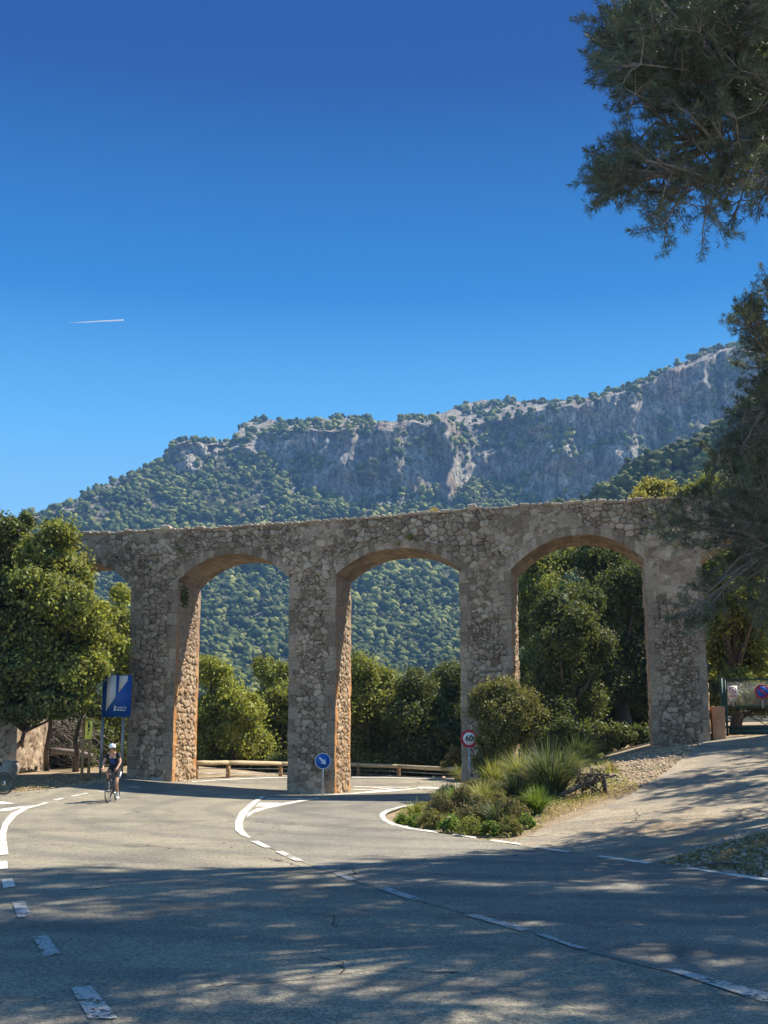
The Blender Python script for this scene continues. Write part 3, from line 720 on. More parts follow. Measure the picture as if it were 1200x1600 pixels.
def ctrlA(px):
    yb = fyb(px)+jit(px, 1, 16); yt = fyt(px)+jit(px, 2, 5); ys = fys(px)+jit(px*2, 3, 2.5)
    yt = max(yt, ys+2); yb = max(yb, yt+3); rb = 560+(1100-yb)*1.05
    ch = (yb-yt)
    return [(1180, 300), (1100, 545), (yb, rb), (yt, rb+12+ch*.22), (ys, rb+40+ch*.3+(yt-ys)*5), (ys+26, rb+330)]
mo_, VA, KA = mountain(np.arange(-400, 1700, 3.2), ctrlA, (4, 80, 60, 14, 3), (5, 11, 17, 6, 4), 21, 'mountain', M['mountain'])
fsp = tab([(780, 880), (850, 806), (900, 797), (930, 783), (960, 763), (985, 746), (1030, 723), (1080, 706), (1110, 692), (1150, 655), (1200, 616), (1300, 565), (1500, 560)])
def ctrlB(px):
    y = fsp(px)+jit(px, 7, 4); return [(1120, 230), (1040, 300), (y+6, 395), (y, 402), (y+.5, 410), (y+60, 470)]
mb_, VB, KB = mountain(np.arange(780, 1500, 4), ctrlB, (3, 40, 3, 3, 3), (3, 6, 4, 3, 3), 44, 'hill_spur', M['mountain'])

def ico(n):
    bm = bmesh.new(); bmesh.ops.create_icosphere(bm, subdivisions=n, radius=1); v = np.array([q.co for q in bm.verts]); f = np.array([[q.index for q in p.verts] for p in bm.faces]); bm.free(); return v, f
IV, IF = ico(2); IV3, IF3 = ico(3)
def blobs(mb, C, Rr, seed, V=None, Fc=None, squash=.85, rough=.16):
    V = IV if V is None else V; Fc = IF if Fc is None else Fc
    r_ = np.random.default_rng(seed); n = len(C); k = len(V)
    vs = V[None]*(1+r_.normal(0, rough, (n, k, 1)))*Rr[:, None, None]*np.stack([r_.uniform(.8, 1.2, n), r_.uniform(.8, 1.2, n), r_.uniform(squash-.15, squash+.2, n)], -1)[:, None]
    vs = vs+C[:, None]
    a = np.zeros((n, k, 4)); a[..., 0] = r_.random((n, 1)); a[..., 1] = r_.random((n, k)); a[..., 3] = 1
    f = (Fc[None]+(np.arange(n)*k)[:, None, None]).reshape(-1, 3)
    mb.add(vs.reshape(-1, 3), f, a.reshape(-1, 4))
def scatter(V, K, dens, n, seed, rows=None):
    r_ = np.random.default_rng(seed)
    a = V[:-1, :-1]; u = V[1:, :-1]-a; v = V[:-1, 1:]-a
    ar = np.linalg.norm(np.cross(u, v), axis=-1); pr = (ar*dens[:-1, :-1]).ravel(); tot = pr.sum(); pr = pr/tot
    ix = r_.choice(len(pr), n, p=pr); s, t = r_.random(n)[:, None], r_.random(n)[:, None]
    return a.reshape(-1, 3)[ix]+u.reshape(-1, 3)[ix]*s+v.reshape(-1, 3)[ix]*t, tot
def forestmat(name, a, b_, hi):
    m, t, b = nt(name); r, g, _ = attr(t); n = noise(t, 1.3, 6, .75)
    n9 = noise(t, .03, 4, .6)
    c = ramp(t, mth(t, 'ADD', mth(t, 'ADD', mth(t, 'MULTIPLY', r, .45), mth(t, 'MULTIPLY', n, .4)), mth(t, 'MULTIPLY', mth(t, 'SUBTRACT', n9, .35), .8)), [(.2, a), (.6, b_), (.95, hi)])
    t.links.new(c, b.inputs['Base Color']); b.inputs['Roughness'].default_value = .8; b.inputs['Specular IOR Level'].default_value = .2
    bump(t, b, n, 1, 1.2); return m
M['forest'] = forestmat('forest', (.035, .055, .016), (.12, .15, .035), (.42, .41, .11))
x, y, z = VA[..., 0], VA[..., 1], VA[..., 2]
pn = fbm(x/28, z/22+y/90, 4, 60); pxx = x/y*F+600
dens = np.where(KA <= 1, 1.0, np.where(KA == 2, .3*sstep(.46, .56, pn), .13*sstep(.45, .55, pn)))
elv = (z/np.maximum(y, 1))
open_ = sstep(.155, .19, elv)*sstep(.5, .6, fbm(x/16, z/12, 4, 71))*(pxx < 640)
dens = np.where(KA <= 1, dens*(1-.85*open_), dens)
dens = np.where((KA == 2) & (pxx > 258) & (pxx < 308), .03, dens)
dens = np.where((KA == 2) & (pxx < 500) & ~((pxx > 258) & (pxx < 308)), .55*sstep(.4, .5, pn), dens)
dens = dens*((pxx > -60) & (pxx < 1260))*((elv > .02) | (KA > 1))
Cc, tot = scatter(VA, KA, dens, 21000, 5); print('forest area', tot)
R_ = (.9+2.1*rng.random(len(Cc))**1.9)*np.clip(.75+Cc[:, 1]/2600, .8, 1.15)
fm = MB(); blobs(fm, Cc+np.array([0, 0, .9])*R_[:, None], R_, 6, rough=.24)
# smaller secondary lumps so the crowns are uneven
k = rng.random(len(Cc)) < .55
C2 = Cc[k]+rng.normal(0, 1, (k.sum(), 3))*R_[k][:, None]*.55+np.array([0, 0, 1.4])*R_[k][:, None]; blobs(fm, C2, R_[k]*.55, 8)
o = fm.build('forest', M['forest']); tag(o, 'dense evergreen oak forest covering the lower mountain slope and ledges', 'forest', kind='stuff')
densB = ((VB[..., 2]/VB[..., 1]) > .05)*(KB <= 3)*1.0
Cc, tot = scatter(VB, KB, densB, 2600, 15); R_ = rng.uniform(1.3, 2.6, len(Cc))*1.0
fm = MB(); blobs(fm, Cc+np.array([0, 0, .9])*R_[:, None], R_, 16)
k = rng.random(len(Cc)) < .8; C2 = Cc[k]+rng.normal(0, 1, (k.sum(), 3))*R_[k][:, None]*.6+np.array([0, 0, 1.3])*R_[k][:, None]; blobs(fm, C2, R_[k]*.5, 18)
o = fm.build('forest', M['forest']); tag(o, 'sunlit wooded spur sloping down to the right in front of the cliff', 'forest', kind='stuff')
ridge = [(320, 686, 5), (346, 690, 4), (402, 655, 6), (488, 659, 6), (500, 658, 8), (531, 653, 7), (560, 655, 8), (574, 656, 6), (601, 661, 7), (628, 656, 5), (655, 655, 6), (795, 626, 3.5), (1022, 589, 4.5), (1090, 554, 5), (1113, 544, 6)]
for n_, (px, py, rp) in enumerate(ridge):
    yb = fyb(px); r_ = 560+(1100-yb)*1.05+40+(yb-fyt(px))*.3+(fyt(px)-fys(px))*5
    c = P(px, py+rp*.3, r_-4); rr = rp/F*r_
    mbb = MB(); cs = rng.normal(0, .45, (7, 3))*rr*np.array([1, 1, .5])+np.array([0, 0, rr*.1])
    blobs(mbb, cs, np.full(7, rr*.62), 200+n_)
    t = thing('ridge_tree', '', 'tree', c-np.array([0, 0, rr]), group='lone trees along the mountain ridge')
    o = mbb.build('crown', M['forest'], t); o.location = (0, 0, rr)
    tr = MB(); tr.tube([[0, 0, -rr*.6], [0, 0, rr*.8]], [rr*.12, rr*.08], 6); tr.build('trunk', M['bark'], t)
    where = ['tiny rounded tree on the low ledge of the left summit', 'small tree just right of the left rock tower', 'bushy tree crowning the pointed left summit', 'left one of the pair of trees on the flat ridge', 'broad dark tree on the flat middle ridge', 'spreading tree at the middle of the flat ridge', 'widest dark tree on the flat ridge above the second pier', 'small tree tucked right of the widest ridge tree', 'round tree sunk in the dip of the ridge', 'small tree on the ridge just right of the dip', 'low tree where the ridge starts to climb to the bare summit', 'tiny tree on top of the bare sunlit summit', 'lone tree partway up the right skyline', 'small tree high on the right skyline', 'topmost tree near the right peak'][n_]
    t['label'] = where

# ================================================================ BROADLEAF TREES
def leafcloud(mb, C, Nn, L, Wd, seed, spread=.9):
    r_ = np.random.default_rng(seed); n = len(C)
    nn = Nn+r_.normal(0, spread, (n, 3)); nn /= np.linalg.norm(nn, axis=1)[:, None]+1e-9
    a = np.cross(nn, r_.normal(0, 1, (n, 3))); a /= np.linalg.norm(a, axis=1)[:, None]+1e-9
    b = np.cross(nn, a); s = r_.uniform(.65, 1.3, n)[:, None]
    a = a*L*s/2; b = b*Wd*s/2; fold = nn*Wd*.18*s
    V = np.stack([C-a, C+b+fold, C+a, C-b+fold], 1).reshape(-1, 3)
    at = np.zeros((n, 4, 4)); at[..., 0] = r_.random((n, 1)); at[..., 3] = 1
    i = np.arange(n)*4
    mb.add(V, np.stack([i, i+1, i+2, i+3], -1), at.reshape(-1, 4))
def crown(mb, lobes, seed, dens=85, L=.16, Wd=.1, core=True, subs=24, sub=.4):
    r_ = np.random.default_rng(seed)
    for (c, r) in lobes:
        c = np.array(c); n = int(subs*(.8+.4*r_.random()))
        d = r_.normal(0, 1, (n, 3)); d /= np.linalg.norm(d, axis=1)[:, None]
        sc = c+d*r*np.array([1, 1, .85])*r_.uniform(.45, .85, (n, 1)); sr = r*sub*r_.uniform(.6, 1.25, n)
        for q in range(n):
            m = int(dens*12.6*sr[q]**2)
            if m < 3: continue
            e = r_.normal(0, 1, (m, 3)); e /= np.linalg.norm(e, axis=1)[:, None]
            outw = e@(d[q]); keep = outw > -.45; e = e[keep]; m = len(e)
            p = sc[q]+e*sr[q]*(r_.uniform(.55, 1.12, (m, 1)))*np.array([1, 1, .8])
            leafcloud(mb, p, e, L, Wd, int(r_.integers(1e9)))
        m = int(dens*r*r*5); e = r_.normal(0, 1, (m, 3)); e /= np.linalg.norm(e, axis=1)[:, None]
        leafcloud(mb, c+e*r*r_.uniform(.7, 1.32, (m, 1))*np.array([1, 1, .9]), e, L*1.1, Wd, int(r_.integers(1e9)))
        if core: blobs(mb, c[None], np.array([r*.5]), int(r_.integers(1e9)), rough=.1)
def mesh_tree(name, label, cat, base, lobes, mat, seed, group=None, bark='bark', dens=120, L=.13, Wd=.085, trunk_r=.22, nst=1, **kw):
    base = np.array(base, float); t = thing(name, label, cat, base, group=group)
    r_ = np.random.default_rng(seed); lob = [(np.array(c)-base, r) for c, r in lobes]
    m = MB(); crown(m, lob, seed, dens, L, Wd, **kw); m.build('crown', M[mat], t)
    m = MB(); ctr = np.mean([c for c, r in lob], 0)
    for q in range(nst):
        off = r_.normal(0, .25, 3)*np.array([1, 1, 0])*(q > 0)
        fork = np.array([ctr[0]*.45, ctr[1]*.45, max(.4, ctr[2]*.5)])+off*2
        pts = [off+np.array([0, 0, -.3]), off+fork*.3+r_.normal(0, .08, 3), off+fork*.65+r_.normal(0, .1, 3), off+fork]
        m.tube(pts, [trunk_r*1.35, trunk_r, trunk_r*.8, trunk_r*.65], 9, (r_.random(), 0, 0, 1))
        for c, r in lob:
            mid = (fork+off+c)/2+r_.normal(0, .2, 3); m.tube([fork+off, mid, c, c+np.array([0, 0, r*.4])], [trunk_r*.5, trunk_r*.35, trunk_r*.2, .02], 6, (0, 0, 0, 1))
    m.build('trunk', M[bark], t)
    return t
def lobpx(L_, Y, seed, dj=1.2, expand=True):
    r_ = np.random.default_rng(seed); out = []
    for px, py, rp in L_:
        Yd = Y+r_.uniform(-dj, dj); c = P(px, py, Yd); r = rp*Yd/F; out.append((c, r))
        if expand:
            out.append((c+np.array([r_.normal(0, .2)*r, r*.9, -r*.15]), r*.9))
    return out
def T(label, base_px, Y, lob, mat, seed, name='oak_tree', base_z=None, group=None, bY=None, **kw):
    if base_z is None:
        Yb = bY or Y; X = (base_px-600)/F*Yb; b = (X, Yb, float(H(X, Yb)))
    else: X = (base_px-600)/F*Y; b = (X, Y, base_z)
    return mesh_tree(name, label, 'tree', b, lobpx(lob, Y, seed), mat, seed, group=group, **kw)
GL = 'evergreen oaks at the left roadside'
T('tall bright green oak at the left whose pointed top rises above the aqueduct wall', 85, 40.6, [(92, 832, 30), (62, 862, 34), (100, 885, 42), (60, 925, 50), (108, 945, 38), (40, 985, 52), (85, 1010, 50), (120, 905, 26), (95, 975, 40), (60, 1040, 40), (110, 1050, 36), (85, 1095, 26)], 'leaf_oak', 301, bY=46.3, group=GL, trunk_r=.09)
T('oak cut by the left edge of the frame with a small spiky top', -10, 40.8, [(40, 812, 15), (22, 840, 26), (5, 822, 24), (-20, 860, 50), (10, 905, 52), (-30, 960, 60), (5, 1010, 55), (-60, 1020, 70), (25, 925, 40), (40, 960, 40)], 'leaf_dark', 302, bY=46.6, group=GL, trunk_r=.09)
T('sunny oak with a rounded crown reaching the left pier behind the blue panel', 128, 40.9, [(140, 965, 34), (165, 1005, 34), (120, 1010, 36), (148, 1035, 28), (105, 1055, 36), (112, 1085, 28)], 'leaf_bright', 303, bY=45.8, group=GL, trunk_r=.1)
T('small yellow-green oak seen through the leftmost arch', 188, 52.5, [(190, 928, 18), (178, 962, 26), (200, 975, 24), (190, 1020, 34), (195, 1075, 36), (200, 1130, 34)], 'leaf_bright', 304, group=GL, trunk_r=.2)
T('low dark oak spreading over the stone hut at the far left', 50, 40.6, [(48, 1060, 42), (10, 1080, 34), (75, 1085, 30), (-30, 1060, 55), (30, 1040, 36), (-5, 1030, 40), (100, 1100, 24), (55, 1105, 24), (20, 1110, 22)], 'leaf_dark', 305, bY=46.4, group=GL, trunk_r=.1)
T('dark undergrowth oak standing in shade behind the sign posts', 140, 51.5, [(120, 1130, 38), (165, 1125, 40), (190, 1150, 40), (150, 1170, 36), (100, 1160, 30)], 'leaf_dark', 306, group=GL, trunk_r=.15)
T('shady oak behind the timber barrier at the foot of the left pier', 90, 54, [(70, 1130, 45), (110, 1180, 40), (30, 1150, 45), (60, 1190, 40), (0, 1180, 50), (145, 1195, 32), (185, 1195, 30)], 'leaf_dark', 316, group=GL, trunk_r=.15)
GV = 'trees in the valley behind the timber barrier'
T('bright oak in the first open arch with a sunlit top behind the barrier', 345, 57, [(330, 1050, 28), (352, 1085, 36), (385, 1110, 32), (330, 1120, 36), (368, 1150, 38), (395, 1165, 34), (315, 1170, 30), (345, 1195, 34)], 'leaf_bright', 307, group=GV, base_z=-4)
T('darker oak filling the right side of the first open arch', 430, 61, [(430, 1062, 30), (412, 1040, 18), (445, 1095, 34), (415, 1110, 30), (440, 1150, 40), (425, 1190, 34), (460, 1130, 30)], 'leaf_oak', 308, group=GV, base_z=-5)
T('broad oak seen right beside the orange side of the central pier', 575, 58, [(560, 1050, 32), (590, 1075, 40), (555, 1095, 38), (610, 1110, 40), (570, 1150, 44), (550, 1190, 32), (615, 1165, 34), (590, 1200, 32)], 'leaf_oak', 309, group=GV, base_z=-4)
T('olive toned oak in the middle arch with bright rounded clumps', 660, 56, [(650, 1075, 32), (672, 1110, 34), (640, 1125, 34), (680, 1150, 36), (650, 1175, 36), (625, 1195, 28), (668, 1200, 28)], 'leaf_dark', 310, group=GV, base_z=-4)
T('dark oak touching the left edge of the third pier', 712, 62, [(700, 1065, 34), (722, 1090, 34), (700, 1115, 36), (715, 1150, 40), (700, 1190, 34), (740, 1130, 44), (745, 1180, 44)], 'leaf_dark', 311, group=GV, base_z=-4)
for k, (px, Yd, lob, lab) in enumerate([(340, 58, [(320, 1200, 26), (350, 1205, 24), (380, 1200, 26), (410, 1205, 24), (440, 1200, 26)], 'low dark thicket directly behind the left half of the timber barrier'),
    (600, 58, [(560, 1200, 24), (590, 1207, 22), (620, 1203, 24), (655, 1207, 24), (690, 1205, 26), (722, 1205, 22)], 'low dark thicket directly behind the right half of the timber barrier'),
    (120, 48.5, [(75, 1185, 20), (100, 1178, 22), (130, 1180, 22), (160, 1175, 24), (185, 1180, 20), (110, 1150, 22), (150, 1145, 22)], 'added dark thicket standing in for deep shade behind the sign posts'),  # foliage added to darken the ground where deep shade falls
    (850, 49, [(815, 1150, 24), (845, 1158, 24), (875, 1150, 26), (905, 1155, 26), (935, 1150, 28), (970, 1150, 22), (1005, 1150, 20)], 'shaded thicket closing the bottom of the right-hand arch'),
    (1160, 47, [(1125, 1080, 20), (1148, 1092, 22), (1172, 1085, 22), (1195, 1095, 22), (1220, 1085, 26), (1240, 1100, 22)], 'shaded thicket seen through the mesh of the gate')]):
    mesh_tree('thicket', lab, 'thicket', (P(px, 1200, Yd)[0], Yd, float(H(P(px, 1200, Yd)[0], Yd))), lobpx(lob, Yd, 330+k), 'leaf_dark', 330+k, group='shaded thickets', trunk_r=.05)
GR = 'big oaks beyond the right-hand arch'
T('tall pale topped oak on the left of the right-hand arch', 850, 58, [(850, 890, 34), (875, 872, 26), (835, 925, 36), (870, 925, 40), (840, 975, 40), (865, 1020, 44), (835, 1060, 40), (870, 1100, 44), (840, 1140, 40), (825, 1165, 30)], 'leaf_oak', 312, group=GR, trunk_r=.3)
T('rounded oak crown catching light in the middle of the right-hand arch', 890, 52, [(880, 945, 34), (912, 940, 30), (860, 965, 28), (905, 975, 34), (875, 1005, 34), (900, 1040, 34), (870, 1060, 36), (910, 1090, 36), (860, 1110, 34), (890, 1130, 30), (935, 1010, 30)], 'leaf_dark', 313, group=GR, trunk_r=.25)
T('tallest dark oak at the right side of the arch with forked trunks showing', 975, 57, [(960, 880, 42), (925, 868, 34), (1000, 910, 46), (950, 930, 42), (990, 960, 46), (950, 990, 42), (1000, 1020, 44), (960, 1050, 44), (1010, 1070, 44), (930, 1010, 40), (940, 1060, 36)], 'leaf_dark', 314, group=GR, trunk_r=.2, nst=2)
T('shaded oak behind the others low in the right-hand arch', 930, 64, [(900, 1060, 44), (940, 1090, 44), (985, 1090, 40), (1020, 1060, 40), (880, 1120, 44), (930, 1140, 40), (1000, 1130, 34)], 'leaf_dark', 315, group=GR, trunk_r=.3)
T('golden flowering tree poking up above the wall at the right', 1030, 62, [(1018, 766, 22), (1042, 772, 24), (1000, 785, 20), (1060, 790, 24), (1030, 800, 34), (1010, 840, 44), (1050, 850, 44)], 'leaf_yellow', 317, trunk_r=.3, group=GR)
T('green tree beside the golden one above the wall at the right', 1105, 60, [(1085, 770, 22), (1110, 758, 24), (1135, 775, 28), (1095, 800, 36), (1130, 820, 40), (1110, 870, 40), (1150, 860, 40)], 'leaf_oak', 318, group=GR, trunk_r=.3)
T('bright oak standing just behind the fourth pier above the gate', 1140, 49, [(1130, 905, 30), (1160, 930, 36), (1135, 960, 34), (1175, 985, 36), (1140, 1005, 34), (1185, 1030, 34), (1150, 1040, 30), (1190, 940, 36), (1150, 1065, 26), (1120, 880, 26)], 'leaf_oak', 319, group=GR, trunk_r=.2)
T('dark oak wood edge behind the gate at the frame edge', 1210, 58, [(1200, 880, 50), (1170, 900, 40), (1220, 950, 55), (1190, 1000, 50), (1150, 1060, 44), (1200, 1070, 44), (1120, 1090, 34), (1240, 1040, 60), (1170, 850, 40), (1230, 820, 60)], 'leaf_dark', 320, group=GR, trunk_r=.3)

# ================================================================ PINES
def needles(mb, C, D, seed, k=14, L=.1, w_=.0075):
    r_ = np.random.default_rng(seed); n = len(C)
    d = D[:, None]*.75+r_.normal(0, .6, (n, k, 3)); d /= np.linalg.norm(d, axis=2)[..., None]
    ln = L*r_.uniform(.7, 1.25, (n, k, 1)); tip = C[:, None]+d*ln
    sd = np.cross(d, r_.normal(0, 1, (n, k, 3))); sd /= np.linalg.norm(sd, axis=2)[..., None]+1e-9; sd *= w_/2
    b = C[:, None]+np.zeros_like(d); mid = b+d*ln*.55
    V = np.stack([b-sd*.6, b+sd*.6, tip], 2) if False else np.stack([b, mid+sd, tip, mid-sd], 2)
    a = np.zeros((n, k, 4, 4)); a[..., 0] = r_.random((n, 1, 1))*.8+r_.random((n, k, 1))*.2; a[..., 3] = 1
    i = (np.arange(n*k)*4)
    mb.add(V.reshape(-1, 3), np.stack([i, i+1, i+2, i+3], -1), a.reshape(-1, 4))
def spray(wood, cs, ds, c, axis_, r_, ntw=5, tl=.45):
    for q in range(ntw):
        d = axis_*.8+r_.normal(0, .65, 3); d[2] += .12; d /= np.linalg.norm(d); l = tl*r_.uniform(.6, 1.25)
        p1 = c+d*l*.5+r_.normal(0, .03, 3); d2 = d+r_.normal(0, .3, 3); d2[2] += .2; d2 /= np.linalg.norm(d2); p2 = p1+d2*l*.5
        wood.tube([c, p1, p2], [.011, .008, .004], 4, (0, 0, 0, 1), cap=False)
        for f in (.45, .62, .78, .9, 1.0):
            pp = c+(p1-c)*f*2 if f < .5 else p1+(p2-p1)*(f-.5)*2
            dd = d2+r_.normal(0, .55, 3)*(f < .95); dd /= np.linalg.norm(dd); cs.append(pp+dd*.02); ds.append(dd)
            if r_.random() < .55: e_ = d2+r_.normal(0, .8, 3); e_ /= np.linalg.norm(e_); cs.append(pp+e_*.07); ds.append(e_)
def pine(label, base, hub, targets, seed, trunk_r=.28, ntw=5, k=14, w_=.0075, cones=0, L=.1, tl=.45, nb=10):
    base = np.array(base, float); r_ = np.random.default_rng(seed); t = thing('pine_tree', label, 'tree', base, group='tall pines leaning over the right side of the road')
    wood = MB(); cs = []; ds = []; tg = np.array(targets)-base; hub = np.array(hub, float)-base
    wood.tube([[0, 0, -.3], hub*.33+r_.normal(0, .15, 3), hub*.7+r_.normal(0, .2, 3), hub, hub+np.array([0, 0, 1.2])], [trunk_r*1.3, trunk_r, trunk_r*.8, trunk_r*.5, .05], 10)
    # boughs: cluster targets
    ci = r_.choice(len(tg), min(nb, len(tg)), replace=False); cen = tg[ci].copy()
    for it in range(4):
        lab = np.argmin(((tg[:, None]-cen[None])**2).sum(-1), 1)
        for q in range(len(cen)):
            if (lab == q).any(): cen[q] = tg[lab == q].mean(0)
    for q in range(len(cen)):
        c = cen[q]; hgt = np.clip(.75*c[2]+.1*hub[2], hub[2]*.45, hub[2]); st_ = hub*(hgt/hub[2])
        mid = (st_+c)/2+np.array([0, 0, .5])+r_.normal(0, .2, 3); path = []
        for f in np.linspace(0, 1, 9): path.append((1-f)**2*st_+2*f*(1-f)*mid+f*f*c+(r_.normal(0, .05, 3) if 0 < f < 1 else 0))
        path = np.array(path); wood.tube(path, np.linspace(.1, .035, 9), 6)
        for p in tg[lab == q]:
            j = np.argmin(((path-p)**2).sum(1)); j = max(2, j-1) if j > 2 else j; a = path[j]
            m1 = (a+p)/2+r_.normal(0, .12, 3); wood.tube([a, m1, p], [.03, .02, .012], 5, cap=False)
            ax = (p-m1); ax /= np.linalg.norm(ax)+1e-9; spray(wood, cs, ds, p, ax, r_, ntw, tl)
            spray(wood, cs, ds, (m1+p)/2, ax, r_, 2, tl)
    fol = MB(); needles(fol, np.array(cs), np.array(ds), seed+1, k, L, w_); print(label[:20], 'tufts', len(cs))
    o1 = wood.build('trunk', M['bark_grey'], t, smooth=True); o2 = fol.build('crown', M['needle'], t)
    if cones:
        for q in r_.choice(len(cs), cones, replace=False):
            cb = MB(); c = cs[q]+np.array([0, 0, -.06])
            cb.tube([c+np.array([0, 0, .045]), c+np.array([0, 0, .03]), c, c-np.array([0, 0, .04]), c-np.array([0, 0, .06])], [.008, .026, .034, .022, .005], 8); cb.build('pine_cone', M['bark'], t)
    return t
def ell(c, r, n, seed, shell=.35):
    r_ = np.random.default_rng(seed); d = r_.normal(0, 1, (n, 3)); d /= np.linalg.norm(d, axis=1)[:, None]
    return np.array(c)+d*np.array(r)*(shell+(1-shell)*r_.random((n, 1))**.6)
def pxpoly(poly, n, y0, y1, seed):
    r_ = np.random.default_rng(seed); poly = np.array(poly, float); out = []
    while len(out) < n:
        a = r_.uniform(poly.min(0), poly.max(0))
        if inpoly(np.array([a[0]]), np.array([a[1]]), poly)[0]: out.append(P(a[0], a[1], r_.uniform(y0, y1)))
    return np.array(out)
def inframe(p, m=25):
    yc = p[:, 1]*CT+(p[:, 2]-HC)*ST; up = -(p[:, 1])*ST+(p[:, 2]-HC)*CT
    px = 600+F*p[:, 0]/yc; py = 800-F*up/yc
    return (yc > 0) & (px < 1200+m) & (py > -m) & (px > -m)
polyA = [(975, 20), (945, 75), (990, 150), (1010, 200), (985, 255), (950, 285), (985, 318), (1025, 345), (1080, 345), (1140, 335), (1215, 300), (1260, 120), (1215, -60), (985, -60)]
tA = np.concatenate([pxpoly(polyA, 165, 13, 16.5, 1), pxpoly([(935, 60), (955, 100), (985, 130), (1010, 60), (980, 0)], 12, 13.5, 15, 41), pxpoly([(945, 265), (985, 240), (990, 300), (950, 300)], 12, 13.5, 15, 42), pxpoly([(985, -10), (1215, -10), (1215, 200), (1000, 130)], 70, 14, 17, 43)])
eA = ell((8.4, 15.2, 12.2), (5.4, 5.0, 4.0), 520, 2); eA = eA[~inframe(eA, 60)]
pine('pine whose dark needled boughs hang into the top right corner of the sky', (10.2, 16.5, float(H(10.2, 16.5))), (9.2, 16, 12.5), np.concatenate([tA, eA]), 401, cones=7, nb=26)
polyD = [(1195, 430), (1168, 490), (1175, 560), (1172, 640), (1140, 700), (1120, 745), (1110, 800), (1120, 850), (1160, 880), (1175, 940), (1215, 980), (1260, 700), (1250, 430)]
tD = np.concatenate([pxpoly(polyD, 120, 19.5, 24, 3), pxpoly([(1152, 500), (1185, 480), (1185, 520), (1158, 522)], 7, 20, 21, 31), pxpoly([(1030, 800), (1120, 745), (1130, 870), (1060, 850)], 9, 20, 23, 32),
    pxpoly([(1085, 925), (1120, 925), (1110, 970), (1060, 975)], 5, 21, 22, 33), pxpoly([(1120, 850), (1200, 880), (1200, 960), (1130, 930)], 10, 21, 23, 34)])
eD = ell((12.6, 23, 8.5), (4.6, 4.5, 4.5), 260, 4); eD = eD[~inframe(eD, 30)]
pine('pine at the right edge whose thin lower boughs droop across the end of the aqueduct', (13.4, 24.5, float(H(13.4, 24.5))), (12.8, 24, 10.5), np.concatenate([tD, eD]), 402, nb=22, w_=.009)
eB = ell((10.4, 22.3, 22.0), (5.2, 3.7, 2.8), 300, 5); eB = eB[~inframe(eB, 40)]
pine('towering pine rising out of frame that shades the far half of the foreground road', (14.8, 26, float(H(14.8, 26))), (12.5, 25.5, 21.5), eB, 403, nb=16, ntw=6, k=12, w_=.02, L=.14, tl=.7)
eC = ell((17.8, 24.0, 19.5), (4.8, 4.8, 3.5), 300, 6); eC = eC[~inframe(eC, 40)]
pine('tall pine outside the right edge that shades the road and driveway mouth', (19, 25, float(H(19, 25))), (18, 24.5, 19), eC, 404, nb=16, ntw=6, k=12, w_=.02, L=.14, tl=.7)
eE = ell((13.5, 17.5, 15.0), (4.5, 5, 3.5), 200, 16); eE = eE[~inframe(eE, 40)]
pine('nearest pine outside the frame on the right that dapples the bottom right road', (15, 17, float(H(15, 17))), (13.8, 17.5, 14.5), eE, 405, nb=16, ntw=6, k=12, w_=.02, L=.14, tl=.7)

for q, (cc, rr_, bb_, lab) in enumerate([((16.8, 31.5, 10.5), (4.6, 4.2, 3), (17.5, 32.5), 'pine beyond the right edge whose shadow bands the lower driveway'), ((19.5, 38.5, 9.5), (4.6, 3.6, 2.6), (20, 39.5), 'pine beyond the right edge whose shadow falls before the gate')]):
    e_ = ell(cc, rr_, 170, 50+q); e_ = e_[~inframe(e_, 30)]
    pine(lab, (*bb_, float(H(*bb_))), (cc[0], cc[1]+.5, cc[2]), e_, 406+q, nb=14, ntw=6, k=12, w_=.02, L=.14, tl=.7)
# ================================================================ OBJECTS
def facing(b): return -math.atan2(b[0], b[1])
XF = lambda x=0, y=0, z=0: Matrix.Translation((x, y, z))
UPR = Matrix.Rotation(PI/2, 4, 'X')           # text lying in XY -> standing, readable from -y
def disc(mb, c, r, t, n=48, attr_=None): mb.prism([(c[0]+r*math.cos(a), c[1]+r*math.sin(a)) for a in np.arange(n)*2*PI/n], XF(0, c[2] if len(c) > 2 else 0, 0), t)
def ringpoly(mb, c, r0, r1, y, t, n=48):
    a = np.arange(n)*2*PI/n; V = []
    for yy in (y, y+t):
        for r in (r0, r1): V += [[c[0]+r*math.cos(q), yy, c[1]+r*math.sin(q)] for q in a]
    fs = []
    for k in range(n):
        j = (k+1) % n
        fs += [[k, j, n+j, n+k], [2*n+k, 3*n+k, 3*n+j, 2*n+j], [n+k, n+j, 3*n+j, 3*n+k], [k, 2*n+k, 2*n+j, j]]
    mb.add(V, fs)
def round_sign(name, label, base, hz, r, bg, pole_r=.03, pole_to=None):
    t = thing(name, label, 'road sign', base, facing(base))
    m = MB(); m.tube([[0, 0, -.3], [0, 0, hz+r*.7]], [pole_r]*2, 12); m.build('pole', M['galv'], t, smooth=True)
    m = MB(); disc(m, (0, hz, -.055), r, .012); d = m.build('disc', M[bg], t)
    for z in (hz+r*.4, hz-r*.4): m = MB(); m.box((0, -.036, z), (.14, .012, .04)); m.build('bracket', M['galv'], t)
    return t, d
